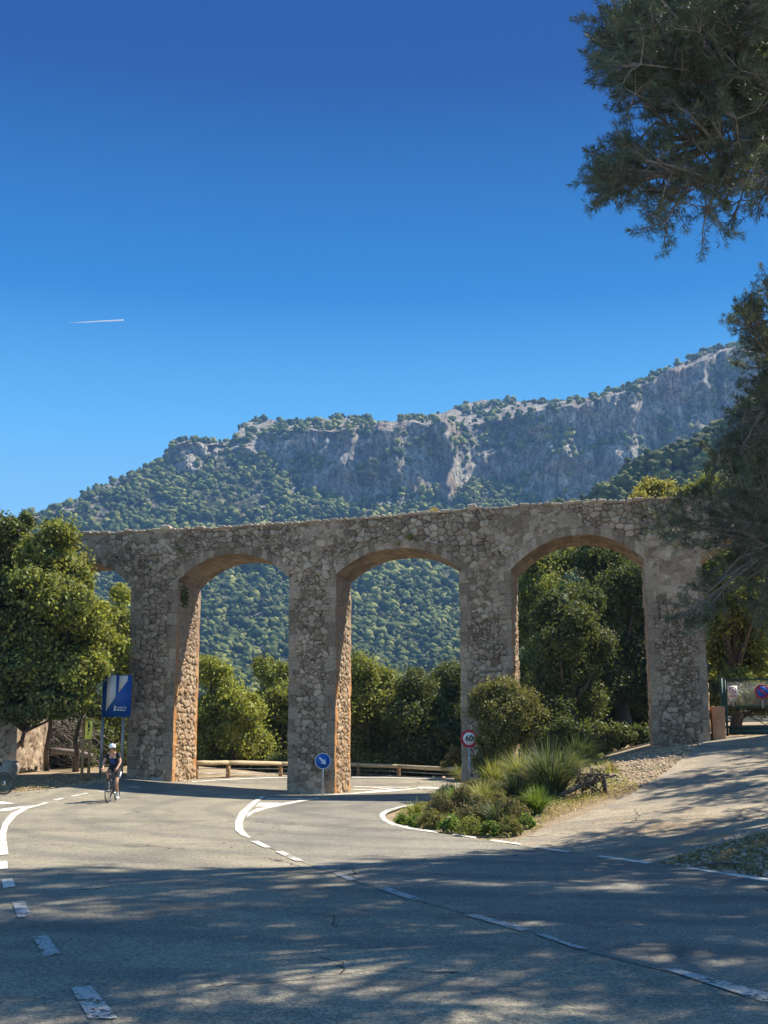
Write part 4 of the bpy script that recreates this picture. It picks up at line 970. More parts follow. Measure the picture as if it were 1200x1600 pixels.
# keep-right sign on the centre pier
b = G(504, 1243.5); hz = (1243.5-1190.5)/46.5
t, d = round_sign('keep_right_sign', 'small round blue sign with white down-right arrow standing against the central pier', b, hz, .265, 'sign_blue')
m = MB(); ringpoly(m, (0, hz), .243, .2652, -.061, .008); m.build('rim', M['white'], d)
ar = [(-.035, .17), (.035, .17), (.035, -.02), (.11, .02), (0, -.17), (-.11, .02), (-.035, -.02)]
ca, sa = math.cos(R(45)), math.sin(R(45))
m = MB(); m.prism([(x*ca-z*sa, hz+x*sa+z*ca) for x, z in ar], XF(0, -.061, 0), .005); m.build('arrow', M['white'], d)
# 60 sign
Y0 = 39.3; c = P(733, 1154, Y0); b = np.array([c[0], Y0, float(H(c[0], Y0))]); hz = c[2]-b[2]
t, d = round_sign('speed_limit_sign', 'white sign with red border reading 60, half hidden by bushes beside the third pier', b, hz, .275, 'white')
m = MB(); ringpoly(m, (0, hz), .2, .2755, -.061, .008); m.build('red_border', M['sign_red'], d)
text_mesh('60', .25, 'number', M['black'], d, Matrix.Translation((0, -.06, hz))@UPR, .008)
# info panel
b = G(170, 1217.5); sc = b[1]/1940
t = thing('information_panel', 'tall blue panel with white angular stripes on two steel posts, left of the left pier', 'sign', b, facing(b)+R(4))
def pz(y): return P(170, y, b[1])[2]-b[2]
z0, z1 = pz(1120), pz(1055); wd = .98; x0 = -.33
m = MB(); m.box((x0+wd/2, 0, (z0+z1)/2), (wd, .035, z1-z0)); pn = m.build('panel', M['panel_blue'], t)
for pts, nm in (([(.15, .995), (.46, .995), (.45, .48), (.14, .13)], 'stripe'), ([(.56, .995), (.86, .995), (.85, .87), (.55, .57)], 'stripe')):
    m = MB(); m.prism([(x0+u*wd, z0+v*(z1-z0)) for u, v in pts], XF(0, -.022, 0), .004); m.build(nm, M['panel_grey'], pn)
text_mesh('Consell de\nMallorca', .085, 'lettering', M['white'], pn, Matrix.Translation((x0+.66*wd, -.021, z0+.195*(z1-z0)))@UPR, .001, .002)
m = MB(); ex = x0+.44*wd; ez = z0+.2*(z1-z0)
m.box((ex, -.02, ez-.05), (.07, .004, .06)); m.box((ex, -.02, ez+.025), (.07, .004, .055)); m.prism([(ex-.03, ez+.062), (ex+.03, ez+.062), (ex+.012, ez+.1), (ex, ez+.12), (ex-.012, ez+.1)], XF(0, -.022, 0), .004)
m.build('emblem', M['white'], pn)
for x in (x0+.05, x0+wd*.76):
    m = MB(); hh = z0+.6
    m.box((x-.045, .06, hh/2-.15), (.012, .09, hh+.3)); m.box((x+.045, .06, hh/2-.15), (.012, .09, hh+.3)); m.box((x, .06, hh/2-.15), (.078, .012, hh+.3)); m.build('post', M['galv'], t)
# yellow trail sign
b = G(133, 1219.5)
t = thing('trail_sign', 'narrow yellow trail notice fixed to a pair of brown timber posts', 'sign', b, facing(b))
def pz(y): return P(133, y, b[1])[2]-b[2]
z0, z1 = pz(1155), pz(1122.5)
for x, dy in ((-.115, 0), (.1, .08)):
    m = MB(); m.box((x, dy, (z1+.02)/2-.15), (.1, .08, z1+.32)); m.build('post', M['wood'], t)
m = MB(); m.box((.045, -.058, (z0+z1)/2), (.235, .02, z1-z0)); pn = m.build('board', M['sign_yellow'], t)
m = MB(); zc = (z0+z1)/2
m.box((.05, -.072, zc+.2), (.035, .004, .05)); m.box((.05, -.072, zc+.1), (.05, .004, .13)); m.box((.07, -.072, zc-.03), (.022, .004, .14), Matrix.Rotation(.3, 3, 'Y')); m.box((.035, -.072, zc-.03), (.022, .004, .14), Matrix.Rotation(-.3, 3, 'Y'))
m.box((.09, -.072, zc+.02), (.01, .004, .24)); m.box((.03, -.072, zc-.14), (.09, .004, .02)); m.box((.03, -.072, zc-.18), (.07, .004, .02)); m.box((.02, -.072, zc+.08), (.014, .004, .35))
m.build('pictogram', M['black'], pn)
m = MB(); m.box((.045, -.07, z1-.05), (.2, .003, .05)); m.build('header', M['wood'], pn)

# timber barrier
rail_px = [(306, 1192), (356, 1191.5), (438, 1193), (500, 1194), (560, 1195), (623, 1197.5), (717, 1202.5)]
base_px = [(306, 1217.5), (356, 1216.5), (438, 1213.5), (500, 1213), (560, 1213.5), (623, 1214.5), (717, 1219)]
t0_ = G(*base_px[3]); t = thing('timber_barrier', 'round-log timber safety barrier along the outside of the bend behind the piers', 'guardrail', t0_)
pts = []
for k, ((px, py), (bx, by)) in enumerate(zip(rail_px, base_px)):
    g = G(bx, by); q = P(px, py, g[1]+.15); loc = q-t0_; pts.append(loc)
    m = MB(); gz = float(H(q[0], q[1]))-t0_[2]
    m.tube([[loc[0], loc[1]+.16, gz-.3], [loc[0], loc[1]+.16, loc[2]+.06]], [.085, .085], 12); m.build('post', M['wood'], t, smooth=True)
for k in range(len(pts)-1):
    m = MB(); a, c = np.array(pts[k]), np.array(pts[k+1]); d = (c-a)/np.linalg.norm(c-a)*.02
    m.tube([a+d, a*.75+c*.25+rng.normal(0, .008, 3), (a+c)/2+rng.normal(0, .01, 3), a*.25+c*.75, c-d], .085+rng.normal(0, .004, 5), 12); m.build('rail', M['wood_pale'], t, smooth=True)
    m = MB(); 
    for dz in (.22, .4): m.tube([a+np.array([0, .08, -dz]), c+np.array([0, .08, -dz])], [.012, .012], 5)
    m.build('cable', M['galv'], t)

# gate
gb = P(1132, 1150, 41.0); gb[2] = float(H(gb[0], gb[1]))
t = thing('metal_gate', 'dark green metal gate with diamond mesh and a solid kick panel closing the driveway', 'gate', gb, R(-7))
ztopg = P(1132, 1061, 41)[2]-gb[2]; zmid = P(1132, 1104.5, 41)[2]-gb[2]; zk = P(1132, 1136, 41)[2]-gb[2]; GW = 5.0
m = MB(); m.box((-.02, 0, ztopg/2-.1), (.1, .1, ztopg+.25)); m.box((.1, 0, ztopg/2), (.07, .06, ztopg-.06)); m.build('gate_post', M['gate'], t)
m = MB()
for z, h in ((ztopg-.02, .05), (zmid, .06), (zk, .05)): m.box((GW/2+.14, 0, z), (GW, .05, h))
m.box((GW+.1, 0, ztopg/2), (.07, .06, ztopg)); m.build('frame', M['gate'], t)
m = MB(); m.box((GW/2+.14, .004, (zk+.06)/2), (GW-.02, .02, zk-.1)); m.build('kick_panel', M['gate'], t)
m = MB(); hh = ztopg-zmid-.1; stp = .075
for k in range(int((GW+hh)/stp)):
    for sg in (1, -1):
        xa = .16+k*stp-(hh if sg > 0 else 0); xb = xa+hh if sg > 0 else xa-hh
        za, zb = zmid+.03, zmid+.03+hh
        if sg < 0: xa, xb = xa, xb
        def clip(xa, za, xb, zb):
            lo, hi = .15, GW+.06
            if xa > xb: xa, za, xb, zb = xb, zb, xa, za
            if xb < lo or xa > hi: return None
            if xa < lo: za += (zb-za)*(lo-xa)/(xb-xa); xa = lo
            if xb > hi: zb -= (zb-za)*(xb-hi)/(xb-xa); xb = hi
            return xa, za, xb, zb
        c = clip(xa, za, xb, zb)
        if c: m.tube([[c[0], .0, c[1]], [c[2], .0, c[3]]], [.004, .004], 4)
m.build('mesh_panel', M['galv'], t)
def local(o_, p):
    a = -o_.rotation_euler.z; d = np.array(p)-np.array(o_.location); return np.array([d[0]*math.cos(a)-d[1]*math.sin(a), d[0]*math.sin(a)+d[1]*math.cos(a), d[2]])
# notices on the gate
c = P(1145, 1081, 40.8); t = thing('notice_board', 'small white square notice with a red no-entry pictogram, fixed on the mesh gate', 'sign', c, R(-7))
m = MB(); m.box((0, 0, 0), (.3, .012, .4)); bd = m.build('board', M['white'], t)
m = MB(); ringpoly(m, (0, .05), .09, .115, -.011, .004, 24); m.box((0, -.0095, .05), (.2, .003, .02), Matrix.Rotation(R(45), 3, 'Y')); m.build('prohibition_ring', M['sign_red'], bd)
m = MB(); m.box((0, -.008, .05), (.03, .003, .1)); m.box((.02, -.008, .03), (.05, .003, .02)); m.build('pictogram', M['black'], bd)
m = MB(); m.box((0, -.008, -.12), (.22, .003, .02)); m.box((0, -.008, -.16), (.24, .003, .02)); m.build('lettering', M['sign_red'], bd)
m = MB(); m.box((0, .012, -.34), (.035, .01, .3)); m.build('stem', M['galv'], t)
c = P(1191, 1080.5, 40.65); t = thing('no_parking_sign', 'round blue no-parking sign with red ring and slash on the gate', 'road sign', c, R(-7))
m = MB(); disc(m, (0, 0), .235, .01); d = m.build('disc', M['sign_blue'], t)
m = MB(); ringpoly(m, (0, 0), .185, .2355, -.005, .008); m.box((0, -.003, 0), (.4, .004, .05), Matrix.Rotation(R(45), 3, 'Y')); m.build('red_ring', M['sign_red'], d)
m = MB(); m.box((0, .02, -.37), (.05, .02, .35)); m.build('stem', M['galv'], t)

# ---- rubble box helper
def stonebox(name, mat, parent, w_, d_, h_, seed, sc=3.3, step=.04, amp=1.0):
    m = MB()
    for face in range(5):
        if face < 4:
            L_ = w_ if face % 2 == 0 else d_
            u = np.linspace(0, L_, max(3, int(L_/step)))[None]+np.zeros((max(3, int(h_/step)), 1)); z = np.linspace(-.2, h_, u.shape[0])[:, None]+0*u
            d, j, c = rubble(u+face*5, z, seed+face, sc); d = d*amp*sstep(0, .05, np.minimum(u, L_-u))*sstep(0, .05, h_-z)
            if face == 0: x, y = u-w_/2, -d_/2-d
            if face == 1: x, y = w_/2+d, u-d_/2
            if face == 2: x, y = w_/2-u, d_/2+d
            if face == 3: x, y = -w_/2-d, d_/2-u
        else:
            u = np.linspace(-w_/2, w_/2, max(3, int(w_/step)))[None]+np.zeros((max(3, int(d_/step)), 1)); v = np.linspace(-d_/2, d_/2, u.shape[0])[:, None]+0*u
            d, j, c = rubble(u, v, seed+9, sc); d = d*amp*sstep(0, .05, np.minimum(w_/2-np.abs(u), d_/2-np.abs(v))); x, y, z = u, v, h_+d
        V = np.stack([x, y, z], -1); i = np.arange(u.size).reshape(u.shape)
        m.add(V.reshape(-1, 3), np.stack([i[:-1, :-1], i[:-1, 1:], i[1:, 1:], i[1:, :-1]], -1).reshape(-1, 4), np.stack([c, j, 0*c, 0*c+1], -1).reshape(-1, 4))
    return m.build(name, M[mat], parent)
c = P(1123, 1150, 40.3); c[2] = float(H(c[0], c[1])); hh = P(1123, 1104, 40.3)[2]-c[2]
o = stonebox('stone_block', 'block', None, .4, .4, hh, 500, 2.0, .03, .3); o.location = c; o.rotation_euler = (0, 0, R(-8)); tag(o, 'squat reddish stone block between the right pier and the gate post', 'stone post')

# rocks
def rock(px, py, w_, h_, seed, label, name='boulder', mat='rock', n=5):
    g = G(px, py); m = MB(); r_ = np.random.default_rng(seed)
    V = IV3*(1+.35*(fbm(IV3[:, 0]*1.3+seed, IV3[:, 1]*1.3+IV3[:, 2], 3, seed)-.5)[:, None]*2)*np.array([w_, w_*.8, h_]); m.add(V, IF3)
    o = m.build(name, M[mat]); o.location = g+np.array([0, .2, h_*.45]); tag(o, label, 'rock'); return o
rock(8, 1210, .42, .34, 3, 'big blue-grey boulder in shade at the left edge behind the parked-up bicycle wheel')
rock(246, 1221, .28, .1, 4, 'flat pale stone lying at the foot of the left pier', 'stone')
rock(262, 1222, .2, .08, 5, 'smaller pale stone right beside the flat one at the left pier', 'stone')

# brush pile and log
g = G(92, 1203); g[1] += 1.0
t = thing('brush_pile', 'tangled heap of pale dead branches in the shade left of the sign posts', 'brush pile', g)
m = MB(); r_ = np.random.default_rng(5)
for k in range(170):
    a = np.array([r_.normal(0, .45), r_.normal(0, .3), r_.uniform(.1, 1.9)]); d = np.array([r_.normal(.6, .5), r_.normal(0, .4), r_.normal(-.3, .5)])*r_.uniform(.3, .7)
    m.tube([a-d, a+r_.normal(0, .07, 3), a+d*.9+r_.normal(0, .1, 3)], [.02, .015, .006], 4)
m.build('branches', M['bark_grey'], t)
g = G(70, 1206); m = MB(); m.tube([[0, 0, .5], [.5, .1, .46], [1.0, .15, .42], [1.5, .3, .3]], [.13, .12, .11, .09], 10); o = m.build('fallen_log', M['bark_grey']); o.location = g+np.array([0, .6, .25]); tag(o, 'pale fallen log lying under the heap of dead branches', 'log')

# ---- plants
def gclump(px, py, h_, rad, n, mat, label, seed, w_=.012, name='grass_tuft', base=None, group=None, lean=1.0, parent=None):
    g = G(px, py) if base is None else np.array(base); r_ = np.random.default_rng(seed); sg = 6
    a = r_.uniform(0, 2*PI, n); tilt = r_.uniform(.05, 1.0, n)**.8*lean; l = h_*r_.uniform(.6, 1.15, n)
    root = np.stack([np.cos(a), np.sin(a)], -1)*(r_.random(n)**.5*rad*.25)[:, None]
    fs = np.linspace(0, 1, sg); V = np.zeros((n, sg, 2, 3)); out = np.stack([np.cos(a), np.sin(a)], -1); side = np.stack([-np.sin(a), np.cos(a)], -1)
    side = side*np.cos(r_.uniform(-1, 1, n))[:, None]
    for k, f in enumerate(fs):
        ho = rad*tilt*(f**1.5)*1.2; z = l*(f-.55*tilt*f**2.6); wv = w_*(1-f**2)*.5+.0006
        c = root+out*ho[:, None]
        for sgn, q in ((-1, 0), (1, 1)):
            V[:, k, q, :2] = c+side*wv*sgn; V[:, k, q, 2] = z
    at = np.zeros((n, sg, 2, 4)); at[..., 0] = r_.random((n, 1, 1)); at[..., 3] = 1
    b = (np.arange(n)*sg*2)[:, None]; fs_ = []
    for k in range(sg-1): fs_.append(np.concatenate([b+k*2, b+k*2+1, b+k*2+3, b+k*2+2], 1))
    m = MB(); m.add(V.reshape(-1, 3), np.concatenate(fs_), at.reshape(-1, 4)); o = m.build(name, M[mat]); o.location = g-np.array([0, 0, .03])
    tag(o, label, 'grass', group); return o
GG = 'arching grass clumps on the planted corner'
for a in [(862, 1246, 1.25, 1.05, 900, 'grass_dark', 'largest dark fountain of arching grass on the corner bank', 1),
          (792, 1222, .95, .95, 700, 'grass', 'broad light green grass clump below the round bush', 2),
          (742, 1232, .8, .8, 520, 'grass', 'bright grass clump at the left end just under the 60 sign', 3),
          (830, 1205, 1.0, .85, 600, 'grass', 'pale arching grass between the round bush and the dark fountain grass', 4),
          (905, 1198, 1.0, .95, 650, 'grass_dark', 'dark grass clump behind the dead roots', 5),
          (925, 1182, .9, 1.0, 500, 'grass', 'rightmost grass clump on the bank, drying at its right side', 6),
          (885, 1215, .75, .7, 450, 'grass', 'light grass tuft tucked right of the dark fountain grass', 7),
          (765, 1205, .8, .7, 450, 'grass', 'soft grass directly beneath the left side of the round bush', 8),
          (838, 1272, .6, .45, 350, 'leaf_green', 'upright bright green tuft at the lower right of the bank', 9),
          (954, 1206, .38, .3, 60, 'dry_grass', 'small spiky dry tuft on the bare dirt right of the bank', 10),
          (712, 1262, .55, .4, 250, 'leaf_green', 'thin upright green grass at the left part of the bank', 12),
          (805, 1252, .7, .6, 350, 'grass_dark', 'grey green grass low in the middle of the bank', 13),
          (648, 1275, .4, .35, 160, 'grass', 'small grass tuft near the curved white edge line', 14),
          (722, 1222, .7, .6, 380, 'grass', 'grass clump at the left shoulder of the bank near the barrier end', 16),
          (775, 1232, .85, .8, 520, 'grass', 'full pale grass clump in the middle of the bank', 17),
          (815, 1228, .95, .8, 520, 'grass', 'grass clump hugging the left side of the dark fountain grass', 18),
          (850, 1190, .9, .8, 450, 'grass', 'grass rising behind the dark fountain grass', 19),
          (690, 1258, .5, .45, 260, 'grass_dark', 'dark spiky grass at the left slope of the bank', 20),
          (755, 1262, .65, .55, 320, 'grass', 'yellowish grass in the lower middle of the bank', 21),
          (775, 1288, .5, .4, 260, 'grass_dark', 'short dark tuft near the bottom of the bank', 15)]:
    px, py, h_, rad, n, mat, lab, sd = a; gclump(px, py, h_*1.2, rad*1.15, n, mat, lab, 600+sd, group=GG, w_=.026)
for k, (px, py, h_) in enumerate([(905, 1192, 1.75), (925, 1185, 1.55)]):
    gclump(px, py, h_, .5, 9, 'dry_grass', ['tall wispy dry seed stalks rising left above the bank grass', 'shorter dry seed stalks at the right of the bank grass'][k], 650+k, w_=.02, name='grass_stalks', lean=.5, group='dry seed stalks')
def shrub(label, lobes, Y, mat, seed, name='shrub', group=None, L=.075, Wd=.045, dens=330, base=None, stems=True, **kw):
    lob = lobpx(lobes, Y, seed, dj=.25, expand=False); c = np.mean([q[0] for q in lob], 0)
    b = np.array([c[0], c[1], float(H(c[0], c[1]))]) if base is None else base
    t = thing(name, label, 'shrub', b, group=group); m = MB(); lob = [(q-b, r) for q, r in lob]; crown(m, lob, seed, dens, L, Wd, **kw); m.build('foliage', M[mat], t)
    if stems:
        m = MB(); r_ = np.random.default_rng(seed)
        for q, r in lob:
            m.tube([[r_.normal(0, .05), r_.normal(0, .05), -.1], q*np.array([.5, .5, .5])+r_.normal(0, .05, 3), q], [.035, .025, .012], 6)
        m.build('stem', M['bark_grey'], t)
    return t
shrub('rounded olive green bush on the corner bank in front of the third pier', [(765, 1085, 26), (790, 1078, 24), (815, 1100, 28), (835, 1115, 22), (755, 1108, 24), (785, 1110, 34), (770, 1140, 24), (815, 1130, 24), (748, 1090, 16), (790, 1150, 26), (825, 1155, 20), (780, 1172, 20)], 37.2, 'leaf_olive', 701, name='bush')
shrub('lower leafy bush right of the rounded olive bush', [(880, 1135, 20), (865, 1155, 20), (895, 1160, 22), (915, 1170, 18), (850, 1165, 18)], 37.5, 'leaf_dark', 702, name='bush')
shrub('small bush hiding the edge of the 60 sign', [(750, 1157, 9), (758, 1165, 11), (760, 1175, 15), (752, 1192, 14), (770, 1190, 16)], 37.8, 'leaf_olive', 703, name='bush', L=.06)
shrub('leafy sapling bush behind the barrier end left of the third pier', [(712, 1180, 14), (705, 1195, 14), (718, 1198, 12)], 51, 'leaf_olive', 704, name='bush', dens=150, L=.1, Wd=.07)
GLS = 'low shrubs along the foot of the corner bank'
lows = [(628, 1281, 9, 'leaf_green', 'lowest green mound at the very tip of the bank'), (650, 1283, 12, 'leaf_green', 'green mound just right of the tip of the bank'), (675, 1283, 15, 'leaf_olive', 'wide olive mound behind the curved edge line'),
        (705, 1288, 15, 'leaf_green', 'green cushion where the solid edge line ends'), (735, 1293, 15, 'leaf_oak', 'bright cushion beside the first edge dash'), (765, 1295, 14, 'leaf_green', 'brightest lime cushion at the bottom of the bank'),
        (795, 1292, 14, 'leaf_olive', 'leafy cushion at the bottom right of the bank'), (820, 1284, 12, 'leaf_green', 'small cushion at the right foot of the bank beside the dirt'),
        (690, 1262, 17, 'heather', 'brownish heather behind the wide olive mound'), (720, 1252, 18, 'heather', 'tall reddish heather at the left shoulder of the bank'), (745, 1268, 20, 'heather', 'grey brown heather in the middle of the bank'),
        (775, 1262, 20, 'leaf_olive', 'olive toned low shrub in the middle of the bank'), (800, 1270, 18, 'heather', 'silvery heather low on the right of the bank'), (765, 1238, 16, 'leaf_olive', 'low shrub under the light grass clump'),
        (820, 1262, 14, 'leaf_olive', 'low shrub left of the dark fountain grass'), (700, 1240, 12, 'heather', 'heather closest to the junction behind the bank'), (738, 1236, 14, 'heather', 'heather just below the bright grass under the sign'), (845, 1228, 14, 'leaf_olive', 'low shrub behind the dark fountain grass')]
for k, (px, py, rp, mat, lab) in enumerate(lows):
    g = G(px, py+rp*.8); Yd = g[1]
    rp *= 1.25 if mat != 'leaf_green' else .95
    shrub(lab, [(px, py, rp), (px-rp*.7, py+rp*.3, rp*.7), (px+rp*.7, py+rp*.25, rp*.7), (px+rp*.1, py-rp*.5, rp*.6)], Yd, mat, 720+k, name='low_shrub', group=GLS, L=.07, Wd=.04 if mat == 'leaf_green' else .02, dens=520 if mat == 'leaf_green' else 700, stems=False, base=g, subs=22, sub=.34, core=False)
# carpet of small leaves over the bank
def scatter_poly(pp, n, seed):
    r_ = np.random.default_rng(seed); pa = np.array(pp); out = []
    while sum(map(len, out)) < n:
        q = r_.uniform(pa.min(0), pa.max(0), (n, 2)); out.append(q[inpoly(q[:, 0], q[:, 1], pa)])
    q = np.concatenate(out)[:n]; return q
bank = g2((615, 1282), (690, 1301), (780, 1316), (835, 1300), (870, 1270), (940, 1245), (985, 1225), (960, 1200), (930, 1180))+[(5, 39.5), (2.8, 39)]+g2((660, 1258), (625, 1268))
q = scatter_poly(bank, 16000, 3); z = H(q[:, 0], q[:, 1])+rng.uniform(.0, .12, len(q)); n_ = np.tile([0, 0, 1.], (len(q), 1))
dist = sstep(.35, .6, fbm(q[:, 0]*1.5, q[:, 1]*1.5, 3, 5)); k = rng.random(len(q)) < .35+.65*dist
m = MB(); leafcloud(m, np.column_stack([q, z])[k], n_[k], .07, .035, 9, .6); o = m.build('ground_cover', M['leaf_oak']); tag(o, 'creeping green ground cover spread over the corner bank', 'ground cover', kind='stuff')
def litter(pp, n, seed, label):
    q = scatter_poly(pp, n, seed); z = H(q[:, 0], q[:, 1])+.02+rng.uniform(0, .03, len(q)); m = MB(); leafcloud(m, np.column_stack([q, z]), np.tile([0, 0, 1.], (n, 1)), .07, .03, seed, .35)
    o = m.build('leaf_litter', M['dry_grass']); tag(o, label, 'leaf litter', kind='stuff')
litter(g2((1030, 1352), (1060, 1340), (1200, 1300), (1290, 1290), (1290, 1385), (1200, 1372)), 3500, 21, 'dry leaves and twigs along the right edge of the road below the driveway')
litter(g2((830, 1304), (870, 1278), (950, 1250), (1000, 1236), (990, 1222), (930, 1235), (860, 1255)), 1800, 22, 'brown fallen leaves strewn on the dirt right of the planted bank')
litter(g2((-60, 1240), (0, 1239), (60, 1234), (120, 1227), (185, 1219), (150, 1212), (60, 1216), (-60, 1220)), 2600, 23, 'dry leaves on the sunny left verge in front of the trees')
def pebbles(pp, n, seed, label, lo=.012, hi=.05, mat='rock'):
    q = scatter_poly(pp, n, seed); r_ = np.random.default_rng(seed); rr = lo+(hi-lo)*r_.random(n)**3
    m = MB(); v, f = ico(1); blobs(m, np.column_stack([q, H(q[:, 0], q[:, 1])+rr*.3]), rr, seed, v, f, .6, .2); o = m.build('gravel', M[mat]); tag(o, label, 'gravel', kind='stuff')
pebbles(g2((-60, 1242), (0, 1240), (120, 1229), (190, 1220), (150, 1214), (-60, 1222)), 1500, 31, 'small stones scattered on the left verge', mat='limestone')
pebbles(g2((985, 1240), (1040, 1207), (1100, 1160), (1020, 1172), (960, 1185), (930, 1205), (960, 1240)), 1500, 32, 'gravel on the bare dirt between the bank and the fourth pier', mat='limestone')
pebbles(g2((1025, 1352), (1060, 1338), (1200, 1290), (1290, 1280), (1290, 1385), (1200, 1374)), 2500, 33, 'stones and debris at the right roadside', hi=.06)
pebbles(g2((303, 1218.5), (380, 1215.5), (450, 1213.5), (550, 1213), (640, 1214.5), (715, 1218.5), (715, 1216), (640, 1212.5), (550, 1211.5), (450, 1212), (303, 1216)), 700, 34, 'stones heaped under the timber barrier', lo=.03, hi=.12, mat='limestone')
pebbles([(9.5, 42), (20, 41.5), (21, 47), (10.5, 47)], 2500, 35, 'pale gravel heap on the track behind the gate', lo=.03, hi=.1, mat='limestone')
# dead roots
g = G(922, 1243); t = thing('dead_roots', 'tangle of grey dead roots and a split log at the right foot of the bank', 'roots', g)
m = MB(); r_ = np.random.default_rng(9)
m.tube([[-.75, -.3, .02], [-.45, -.12, .12], [-.1, 0, .3], [.2, .1, .42]], [.04, .06, .08, .05], 8)
for k in range(46):
    a = np.array([r_.uniform(-.3, .35), r_.normal(.1, .1), r_.uniform(.1, .5)]); d = np.array([r_.normal(.0, .22), r_.normal(0, .12), r_.normal(-.12, .2)])
    m.tube([a-d*.7, a+r_.normal(0, .05, 3), a+d*.7], [.022, .016, .006], 5)
m.tube([[.38, .1, 0], [.36, .12, .3], [.34, .1, .5]], [.05, .05, .03], 7); m.build('roots', M['bark'], t)
for px, py, dx, lab, sd in ((1150, 1357, 1.2, 'thin crooked fallen branch on the litter at the right roadside', 1),):
    g = G(px, py); m = MB(); m.tube([[-dx/2, 0, .03], [-.2, .12, .06], [.1, .1, .05], [dx/2, .3, .04]], [.012, .014, .012, .006], 5); m.tube([[-.2, .12, .06], [-.4, -.1, .03]], [.01, .004], 5)
    o = m.build('fallen_branch', M['bark']); o.location = g; tag(o, lab, 'branch')
# plants on the aqueduct
for k, (px, py, h_, n, mat, lab, tt) in enumerate([(640, 842, .35, 160, 'grass', 'grassy tuft growing from the wall above the crown of the middle arch', -.04), (678, 803, .32, 200, 'dry_grass', 'pale tuft growing on top of the wall right of the middle arch crown', .3),
        (281, 860, .18, 90, 'leaf_green', 'bright green sprig rooted in the wall above the left pier', -.03), (622, 852, .25, 80, 'dry_grass', 'brownish dry tuft hanging beside the grassy one over the middle arch', -.04)]):
    b = onwall(px, py, tt); gclump(0, 0, h_, .28, n, mat, lab, 680+k, base=b, name='wall_plant', group='plants rooted in the aqueduct')
b = onwall(290, 925, .4); b[2] = 7.15
s_ = piers[1]['Rt']+.05; wpt = W(np.array(s_), .55, 6.9); m = MB(); e_ = rng.normal(0, 1, (420, 3)); e_ /= np.linalg.norm(e_, axis=1)[:, None]
leafcloud(m, e_*np.array([.16, .4, .45])*rng.uniform(.4, 1, (420, 1)), e_, .1, .06, 77); o = m.build('wall_plant', M['leaf_dark']); o.location = wpt; tag(o, 'dark creeper hanging in the shade under the springing beside the left pier', 'creeper')
# contrail
a, c = P(108, 504.5, 6000), P(194, 500, 6000); L_ = c-a; m = MB()
m.tube([a-a, L_*.3, L_*.7, L_*.97, L_], [.5, 2, 3.2, 3.2, .8], 8); M['trail'] = plain('vapour', (.85, .85, .85), .9, var=.05)
o = m.build('contrail', M['trail'], smooth=True); o.location = a; tag(o, 'short thin white vapour trail in the blue sky at the left', 'contrail')

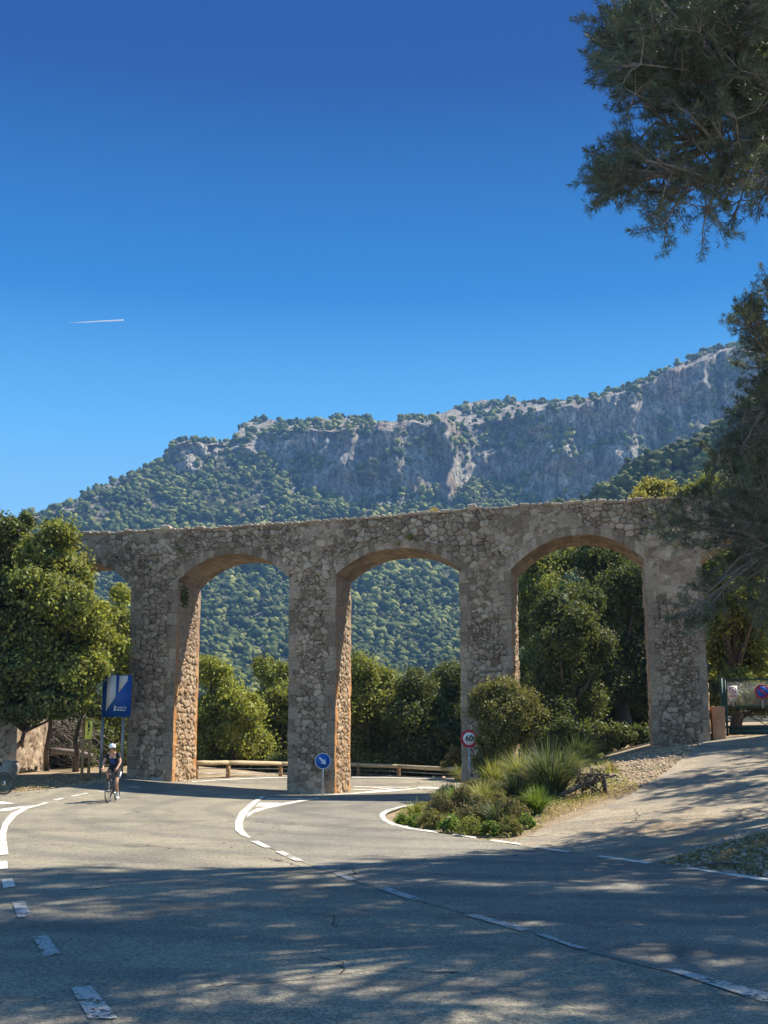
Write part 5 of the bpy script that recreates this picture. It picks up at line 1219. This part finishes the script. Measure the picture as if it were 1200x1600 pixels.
# ================================================================ BICYCLES AND RIDERS
def make_bike(name, label, loc, rz, group):
    t = thing(name, label, 'bicycle', loc, rz, group); RW = .335
    f = MB(); A_ = lambda *p: np.array(p, float)
    bb, ra, fa = A_(-.09, 0, .27), A_(-.5, 0, RW), A_(.5, 0, RW); st, sd = A_(-.22, 0, .78), A_(-.265, 0, .93); ht, hb = A_(.36, 0, .84), A_(.4, 0, .7)
    for p, q, r in ((bb, st, .017), (st, ht, .016), (bb, hb, .022), (ht, hb, .022), (st, sd, .014)): f.tube([p, q], [r, r], 10)
    for y in (-.065, .065):
        f.tube([bb+A_(0, y*.4, 0), ra+A_(0, y, 0)], [.011, .009], 8); f.tube([st, ra+A_(0, y, 0)], [.008, .008], 8)
    f.build('frame', M['carbon'], t, smooth=True)
    m = MB(); m.tube([ht+A_(.012, 0, 0), hb], [.018, .018], 8)
    for y in (-.055, .055): m.tube([hb+A_(0, y*.6, 0), hb+A_(.03, y, -.12), fa+A_(0, y, 0)], [.013, .012, .008], 8)
    m.build('fork', M['carbon'], t, smooth=True)
    for c in (ra, fa):
        m = MB(); an = np.linspace(0, 2*PI, 37)[:-1]
        m.tube([c+A_(math.cos(q)*(RW-.03), 0, math.sin(q)*(RW-.03)) for q in an], .014, 8, closed=True)
        m.tube([c+A_(0, -.05, 0), c+A_(0, .05, 0)], [.02, .02], 10)
        for q in range(20): m.tube([c+A_(0, .02*(-1)**q, 0), c+A_(math.cos(q*PI/10)*(RW-.035), 0, math.sin(q*PI/10)*(RW-.035))], [.0014, .0014], 3)
        wh = m.build('wheel', M['carbon'], t, smooth=True)
        m = MB(); m.tube([c+A_(math.cos(q)*(RW-.013), 0, math.sin(q)*(RW-.013)) for q in an], .0135, 8, closed=True); m.build('tyre', M['rubber'], wh, smooth=True)
        if c is ra:
            m = MB()
            for k in range(5): m.tube([c+A_(0, -.022-.005*k, 0), c+A_(0, -.024-.005*k, 0)], [.055-.008*k]*2, 16)
            m.build('cassette', M['rubber'], wh)
        m = MB(); m.tube([c+A_(0, .035, 0), c+A_(0, .038, 0)], [.075, .075], 20); m.build('brake_disc', M['alloy'], wh)
    m = MB(); m.tube([ht+A_(0, 0, .02), ht+A_(.1, 0, .05)], [.016, .016], 8); m.tube([ht+A_(.1, -.2, .05), ht+A_(.1, .2, .05)], [.013, .013], 8)
    for y in (-.2, .2):
        b_ = ht+A_(.1, y, .05); m.tube([b_, b_+A_(.07, 0, .0), b_+A_(.11, 0, -.04), b_+A_(.08, 0, -.11), b_+A_(-.02, 0, -.125)], .014, 8)
        m.tube([b_+A_(.06, 0, .005), b_+A_(.12, 0, .03), b_+A_(.14, 0, .05)], [.017, .018, .012], 8); m.tube([b_+A_(.13, 0, .02), b_+A_(.14, 0, -.08)], [.006, .005], 6)
    m.build('handlebar', M['carbon'], t, smooth=True)
    m = MB(); m.tube([sd+A_(-.14, 0, .02), sd+A_(-.08, 0, .03), sd+A_(.04, 0, .03), sd+A_(.14, 0, .02)], [.05, .065, .03, .015], 10); m.build('saddle', M['rubber'], t, smooth=True)
    m = MB(); m.tube([bb+A_(0, -.045, 0), bb+A_(0, -.05, 0)], [.095, .095], 28); m.tube([bb+A_(0, -.07, 0), bb+A_(0, .07, 0)], [.02, .02], 10)
    m.tube([bb+A_(0, .075, 0), bb+A_(.03, .08, -.165)], [.013, .01], 8); m.tube([bb+A_(0, -.075, 0), bb+A_(-.03, -.08, .165)], [.013, .01], 8)
    m.tube([bb+A_(.03, .08, -.165), bb+A_(.03, .17, -.165)], [.014, .018], 8); m.tube([bb+A_(-.03, -.08, .165), bb+A_(-.03, -.17, .165)], [.014, .018], 8); m.build('crankset', M['alloy'], t, smooth=True)
    return t
def skin(name, V, Ed, Rd, mat, parent, sub=2, root=0):
    me = bpy.data.meshes.new('tmp'); me.from_pydata([tuple(map(float, v)) for v in V], Ed, [])
    o = bpy.data.objects.new('tmp', me); COL.objects.link(o); md = o.modifiers.new('s', 'SKIN'); md.use_smooth_shade = True
    for i, r in enumerate(Rd):
        r = r if isinstance(r, (tuple, list)) else (r, r); me.skin_vertices[0].data[i].radius = r
    me.skin_vertices[0].data[root].use_root = True
    o.modifiers.new('u', 'SUBSURF').levels = sub; o.modifiers['u'].render_levels = sub
    dg = bpy.context.evaluated_depsgraph_get(); m2 = bpy.data.meshes.new_from_object(o.evaluated_get(dg)); bpy.data.objects.remove(o)
    m2.name = name; m2.materials.clear(); m2.materials.append(mat)
    for p in m2.polygons: p.use_smooth = True
    r = bpy.data.objects.new(name, m2); COL.objects.link(r); r.parent = parent; return r
def make_rider(label, loc, rz, group):
    t = thing('person', label, 'cyclist', loc, rz, group)
    J = dict(pelvis=(-.25, 0, 1.0), waist=(-.16, 0, 1.14), chest=(.0, 0, 1.29), sh=(.075, 0, 1.38), neck=(.13, 0, 1.43), jaw=(.19, 0, 1.475), head=(.2, 0, 1.545), top=(.19, 0, 1.62), nose=(.285, 0, 1.515),
             hipL=(-.23, .1, .97), kneeL=(.09, .12, .56), ankL=(-.11, .13, .19), heelL=(-.14, .13, .14), ballL=(-.03, .13, .115), toeL=(.03, .13, .115),
             hipR=(-.23, -.1, .97), kneeR=(.15, -.13, .86), ankR=(-.17, -.13, .52), heelR=(-.21, -.13, .475), ballR=(-.1, -.13, .45), toeR=(-.04, -.13, .45),
             shL=(.07, .17, 1.37), elL=(.2, .25, 1.15), wrL=(.4, .205, .98), paL=(.47, .2, .955), shR=(.07, -.17, 1.37), elR=(.2, -.25, 1.15), wrR=(.4, -.205, .98), paR=(.47, -.2, .955))
    rad = dict(pelvis=(.13, .11), waist=(.12, .1), chest=(.145, .11), sh=(.1, .08), neck=.055, jaw=.06, head=.082, top=.06, nose=.014, hipL=.09, kneeL=.055, ankL=.036, heelL=.034, ballL=.034, toeL=.025, hipR=.09, kneeR=.055, ankR=.036, heelR=.034, ballR=.034, toeR=.025,
               shL=.06, elL=.04, wrL=.027, paL=.03, shR=.06, elR=.04, wrR=.027, paR=.03)
    Ed = [('pelvis', 'waist'), ('waist', 'chest'), ('chest', 'sh'), ('sh', 'neck'), ('neck', 'jaw'), ('jaw', 'head'), ('head', 'top'), ('head', 'nose')]
    for s in 'LR': Ed += [('pelvis', 'hip'+s), ('hip'+s, 'knee'+s), ('knee'+s, 'ank'+s), ('ank'+s, 'heel'+s), ('heel'+s, 'ball'+s), ('ball'+s, 'toe'+s), ('sh', 'sh'+s), ('sh'+s, 'el'+s), ('el'+s, 'wr'+s), ('wr'+s, 'pa'+s)]
    for s, y in (('L', 1), ('R', -1)):       # curled fingers and thumb round the hoods
        px, py, pz_ = J['pa'+s]
        for k in range(4):
            o_ = (.018-.014*k)
            J[f'f{k}a{s}'] = (px+.03+o_*.3, py+y*.028, pz_+.015+o_); J[f'f{k}b{s}'] = (px+.035+o_*.3, py+y*.03, pz_-.02+o_); J[f'f{k}c{s}'] = (px+.02, py+y*.012, pz_-.04+o_)
            for q in 'abc': rad[f'f{k}{q}{s}'] = .0085
            Ed += [('pa'+s, f'f{k}a{s}'), (f'f{k}a{s}', f'f{k}b{s}'), (f'f{k}b{s}', f'f{k}c{s}')]
        J['ta'+s] = (px, py-y*.03, pz_+.01); J['tb'+s] = (px+.03, py-y*.034, pz_-.01); rad['ta'+s] = .011; rad['tb'+s] = .009; Ed += [('pa'+s, 'ta'+s), ('ta'+s, 'tb'+s)]
    ks = list(J); ix = {k: i for i, k in enumerate(ks)}
    skin('body', [J[k] for k in ks], [(ix[a], ix[b]) for a, b in Ed], [rad[k] for k in ks], M['skin'], t)
    def sub(name, pts, ed, rr, mat, sub_=2): return skin(name, pts, ed, rr, M[mat], t, sub_)
    L_ = lambda a, b, f: tuple(np.array(J[a])*(1-f)+np.array(J[b])*f)
    jer = sub('jersey', [J['pelvis'], J['waist'], J['chest'], J['sh'], L_('sh', 'neck', .6), J['shL'], L_('shL', 'elL', .6), J['shR'], L_('shR', 'elR', .6)], [(0, 1), (1, 2), (2, 3), (3, 4), (3, 5), (5, 6), (3, 7), (7, 8)],
              [(.145, .12), (.14, .115), (.165, .13), (.115, .1), .066, .076, .058, .076, .058], 'jersey')
    m = MB(); m.box((.115, 0, 1.17), (.012, .16, .2), Matrix.Rotation(R(38), 3, 'Y')); m.build('front_patch', M['jersey_blue'], jer)
    m = MB(); m.box((.13, .232, 1.31), (.05, .012, .05), Matrix.Rotation(R(40), 3, 'X')); m.build('sleeve_badge', M['cloth_white'], jer)
    for y in (-.07, .07): m = MB(); m.box((.165, y, 1.3), (.012, .045, .03), Matrix.Rotation(R(20), 3, 'Y')); m.build('chest_badge', M['cloth_white'], jer)
    sh = sub('shorts', [J['pelvis'], J['hipL'], L_('hipL', 'kneeL', .75), J['hipR'], L_('hipR', 'kneeR', .75)], [(0, 1), (1, 2), (0, 3), (3, 4)], [(.14, .125), .105, .074, .105, .074], 'jersey')
    m = MB(); a_, b_ = np.array(L_('hipL', 'kneeL', .25)), np.array(L_('hipL', 'kneeL', .7)); m.tube([a_+[0, .085, 0], b_+[0, .068, 0]], [.028, .022], 8); m.build('side_stripe', M['cloth_white'], sh)
    for s in 'LR':
        sub('sock', [L_('ank'+s, 'knee'+s, .38), L_('ank'+s, 'knee'+s, .1), J['ank'+s]], [(0, 1), (1, 2)], [.05, .041, .042], 'cloth_white', 1)
        sub('shoe', [J['ank'+s], J['heel'+s], J['ball'+s], J['toe'+s]], [(0, 1), (1, 2), (2, 3)], [.042, .046, .046, .034], 'cloth_white')
    he = MB(); V = IV3*np.array([.142, .098, .1]); V[:, 2] = np.maximum(V[:, 2], -.03); he.add(V+np.array([.2, 0, 1.6]), IF3); h = he.build('helmet', M['helmet'], t, smooth=True)
    for y in (-.055, 0, .055):
        m = MB(); a = np.linspace(-1.15, 1.15, 9); m.tube([[.2+.146*math.sin(q), y, 1.6+.104*math.cos(q)*math.sqrt(max(.1, 1-(y/.1)**2))] for q in a], .009, 6); m.build('vent', M['helmet_blue'], h)
    m = MB(); 
    for y in (-.036, .036): m.add(IV*np.array([.012, .034, .02])+np.array([.272, y, 1.548]), IF)
    m.tube([[.275, -.01, 1.555], [.28, 0, 1.557], [.275, .01, 1.555]], .005, 5); m.build('sunglasses', M['lens'], t, smooth=True)
    m = MB(); m.tube([[.262, -.022, 1.485], [.268, 0, 1.483], [.262, .022, 1.485]], [.004, .007, .004], 6); m.build('mouth', M['sign_red'], t)
    for y in (-.082, .082): m = MB(); m.add(IV*np.array([.018, .01, .028])+np.array([.19, y, 1.53]), IF); m.build('ear', M['skin'], t, smooth=True)
    m = MB(); V = IV3*np.array([.09, .088, .06]); m.add(V+np.array([.165, 0, 1.555]), IF3); m.build('hair', M['hair'], t, smooth=True)
    return t
GB = 'road bicycles being ridden at the junction'; GP = 'cyclists at the junction'
fw = G(168, 1256.5); rw_ = G(182, 1254.4); dv = fw[:2]-rw_[:2]; hd = math.atan2(dv[1], dv[0]); hd = R(-92.5)
ctr = fw[:2]-np.array([math.cos(hd), math.sin(hd)])*.5
L0 = (ctr[0], ctr[1], .035); print('BIKE', L0, math.degrees(hd))
make_bike('bicycle', 'black road bicycle ridden toward the camera in front of the left pier', L0, hd, GB)
make_rider('cyclist in black jersey and white helmet riding toward the camera by the left pier', L0, hd, GP)
g = G(5, 1244); hd2 = R(176); c2 = g[:2]+np.array([math.cos(hd2), math.sin(hd2)])*.5
L1 = (c2[0], c2[1], float(H(c2[0], c2[1]))+.035)
make_bike('bicycle', 'bicycle entering at the left frame edge with only its rear wheel showing', L1, hd2, GB)
make_rider('cyclist cut off by the left frame edge with only a white shoe showing', L1, hd2, GP)

# ================================================================ HAZE
hm = bpy.data.materials.new('haze'); hm.use_nodes = True; t_ = hm.node_tree; t_.nodes.remove(t_.nodes['Principled BSDF'])
pv = t_.nodes.new('ShaderNodeVolumePrincipled'); pv.inputs['Density'].default_value = .0002; pv.inputs['Color'].default_value = (.24, .52, 1, 1); pv.inputs['Anisotropy'].default_value = .1
t_.links.new(pv.outputs[0], t_.nodes['Material Output'].inputs['Volume'])
m = MB(); m.box((0, 760, 170), (4200, 2700, 380)); o = m.build('haze', hm); tag(o, 'thin blue air haze filling the valley', None, kind='stuff')
del o['label']; o['label'] = 'thin blue haze in the valley air'
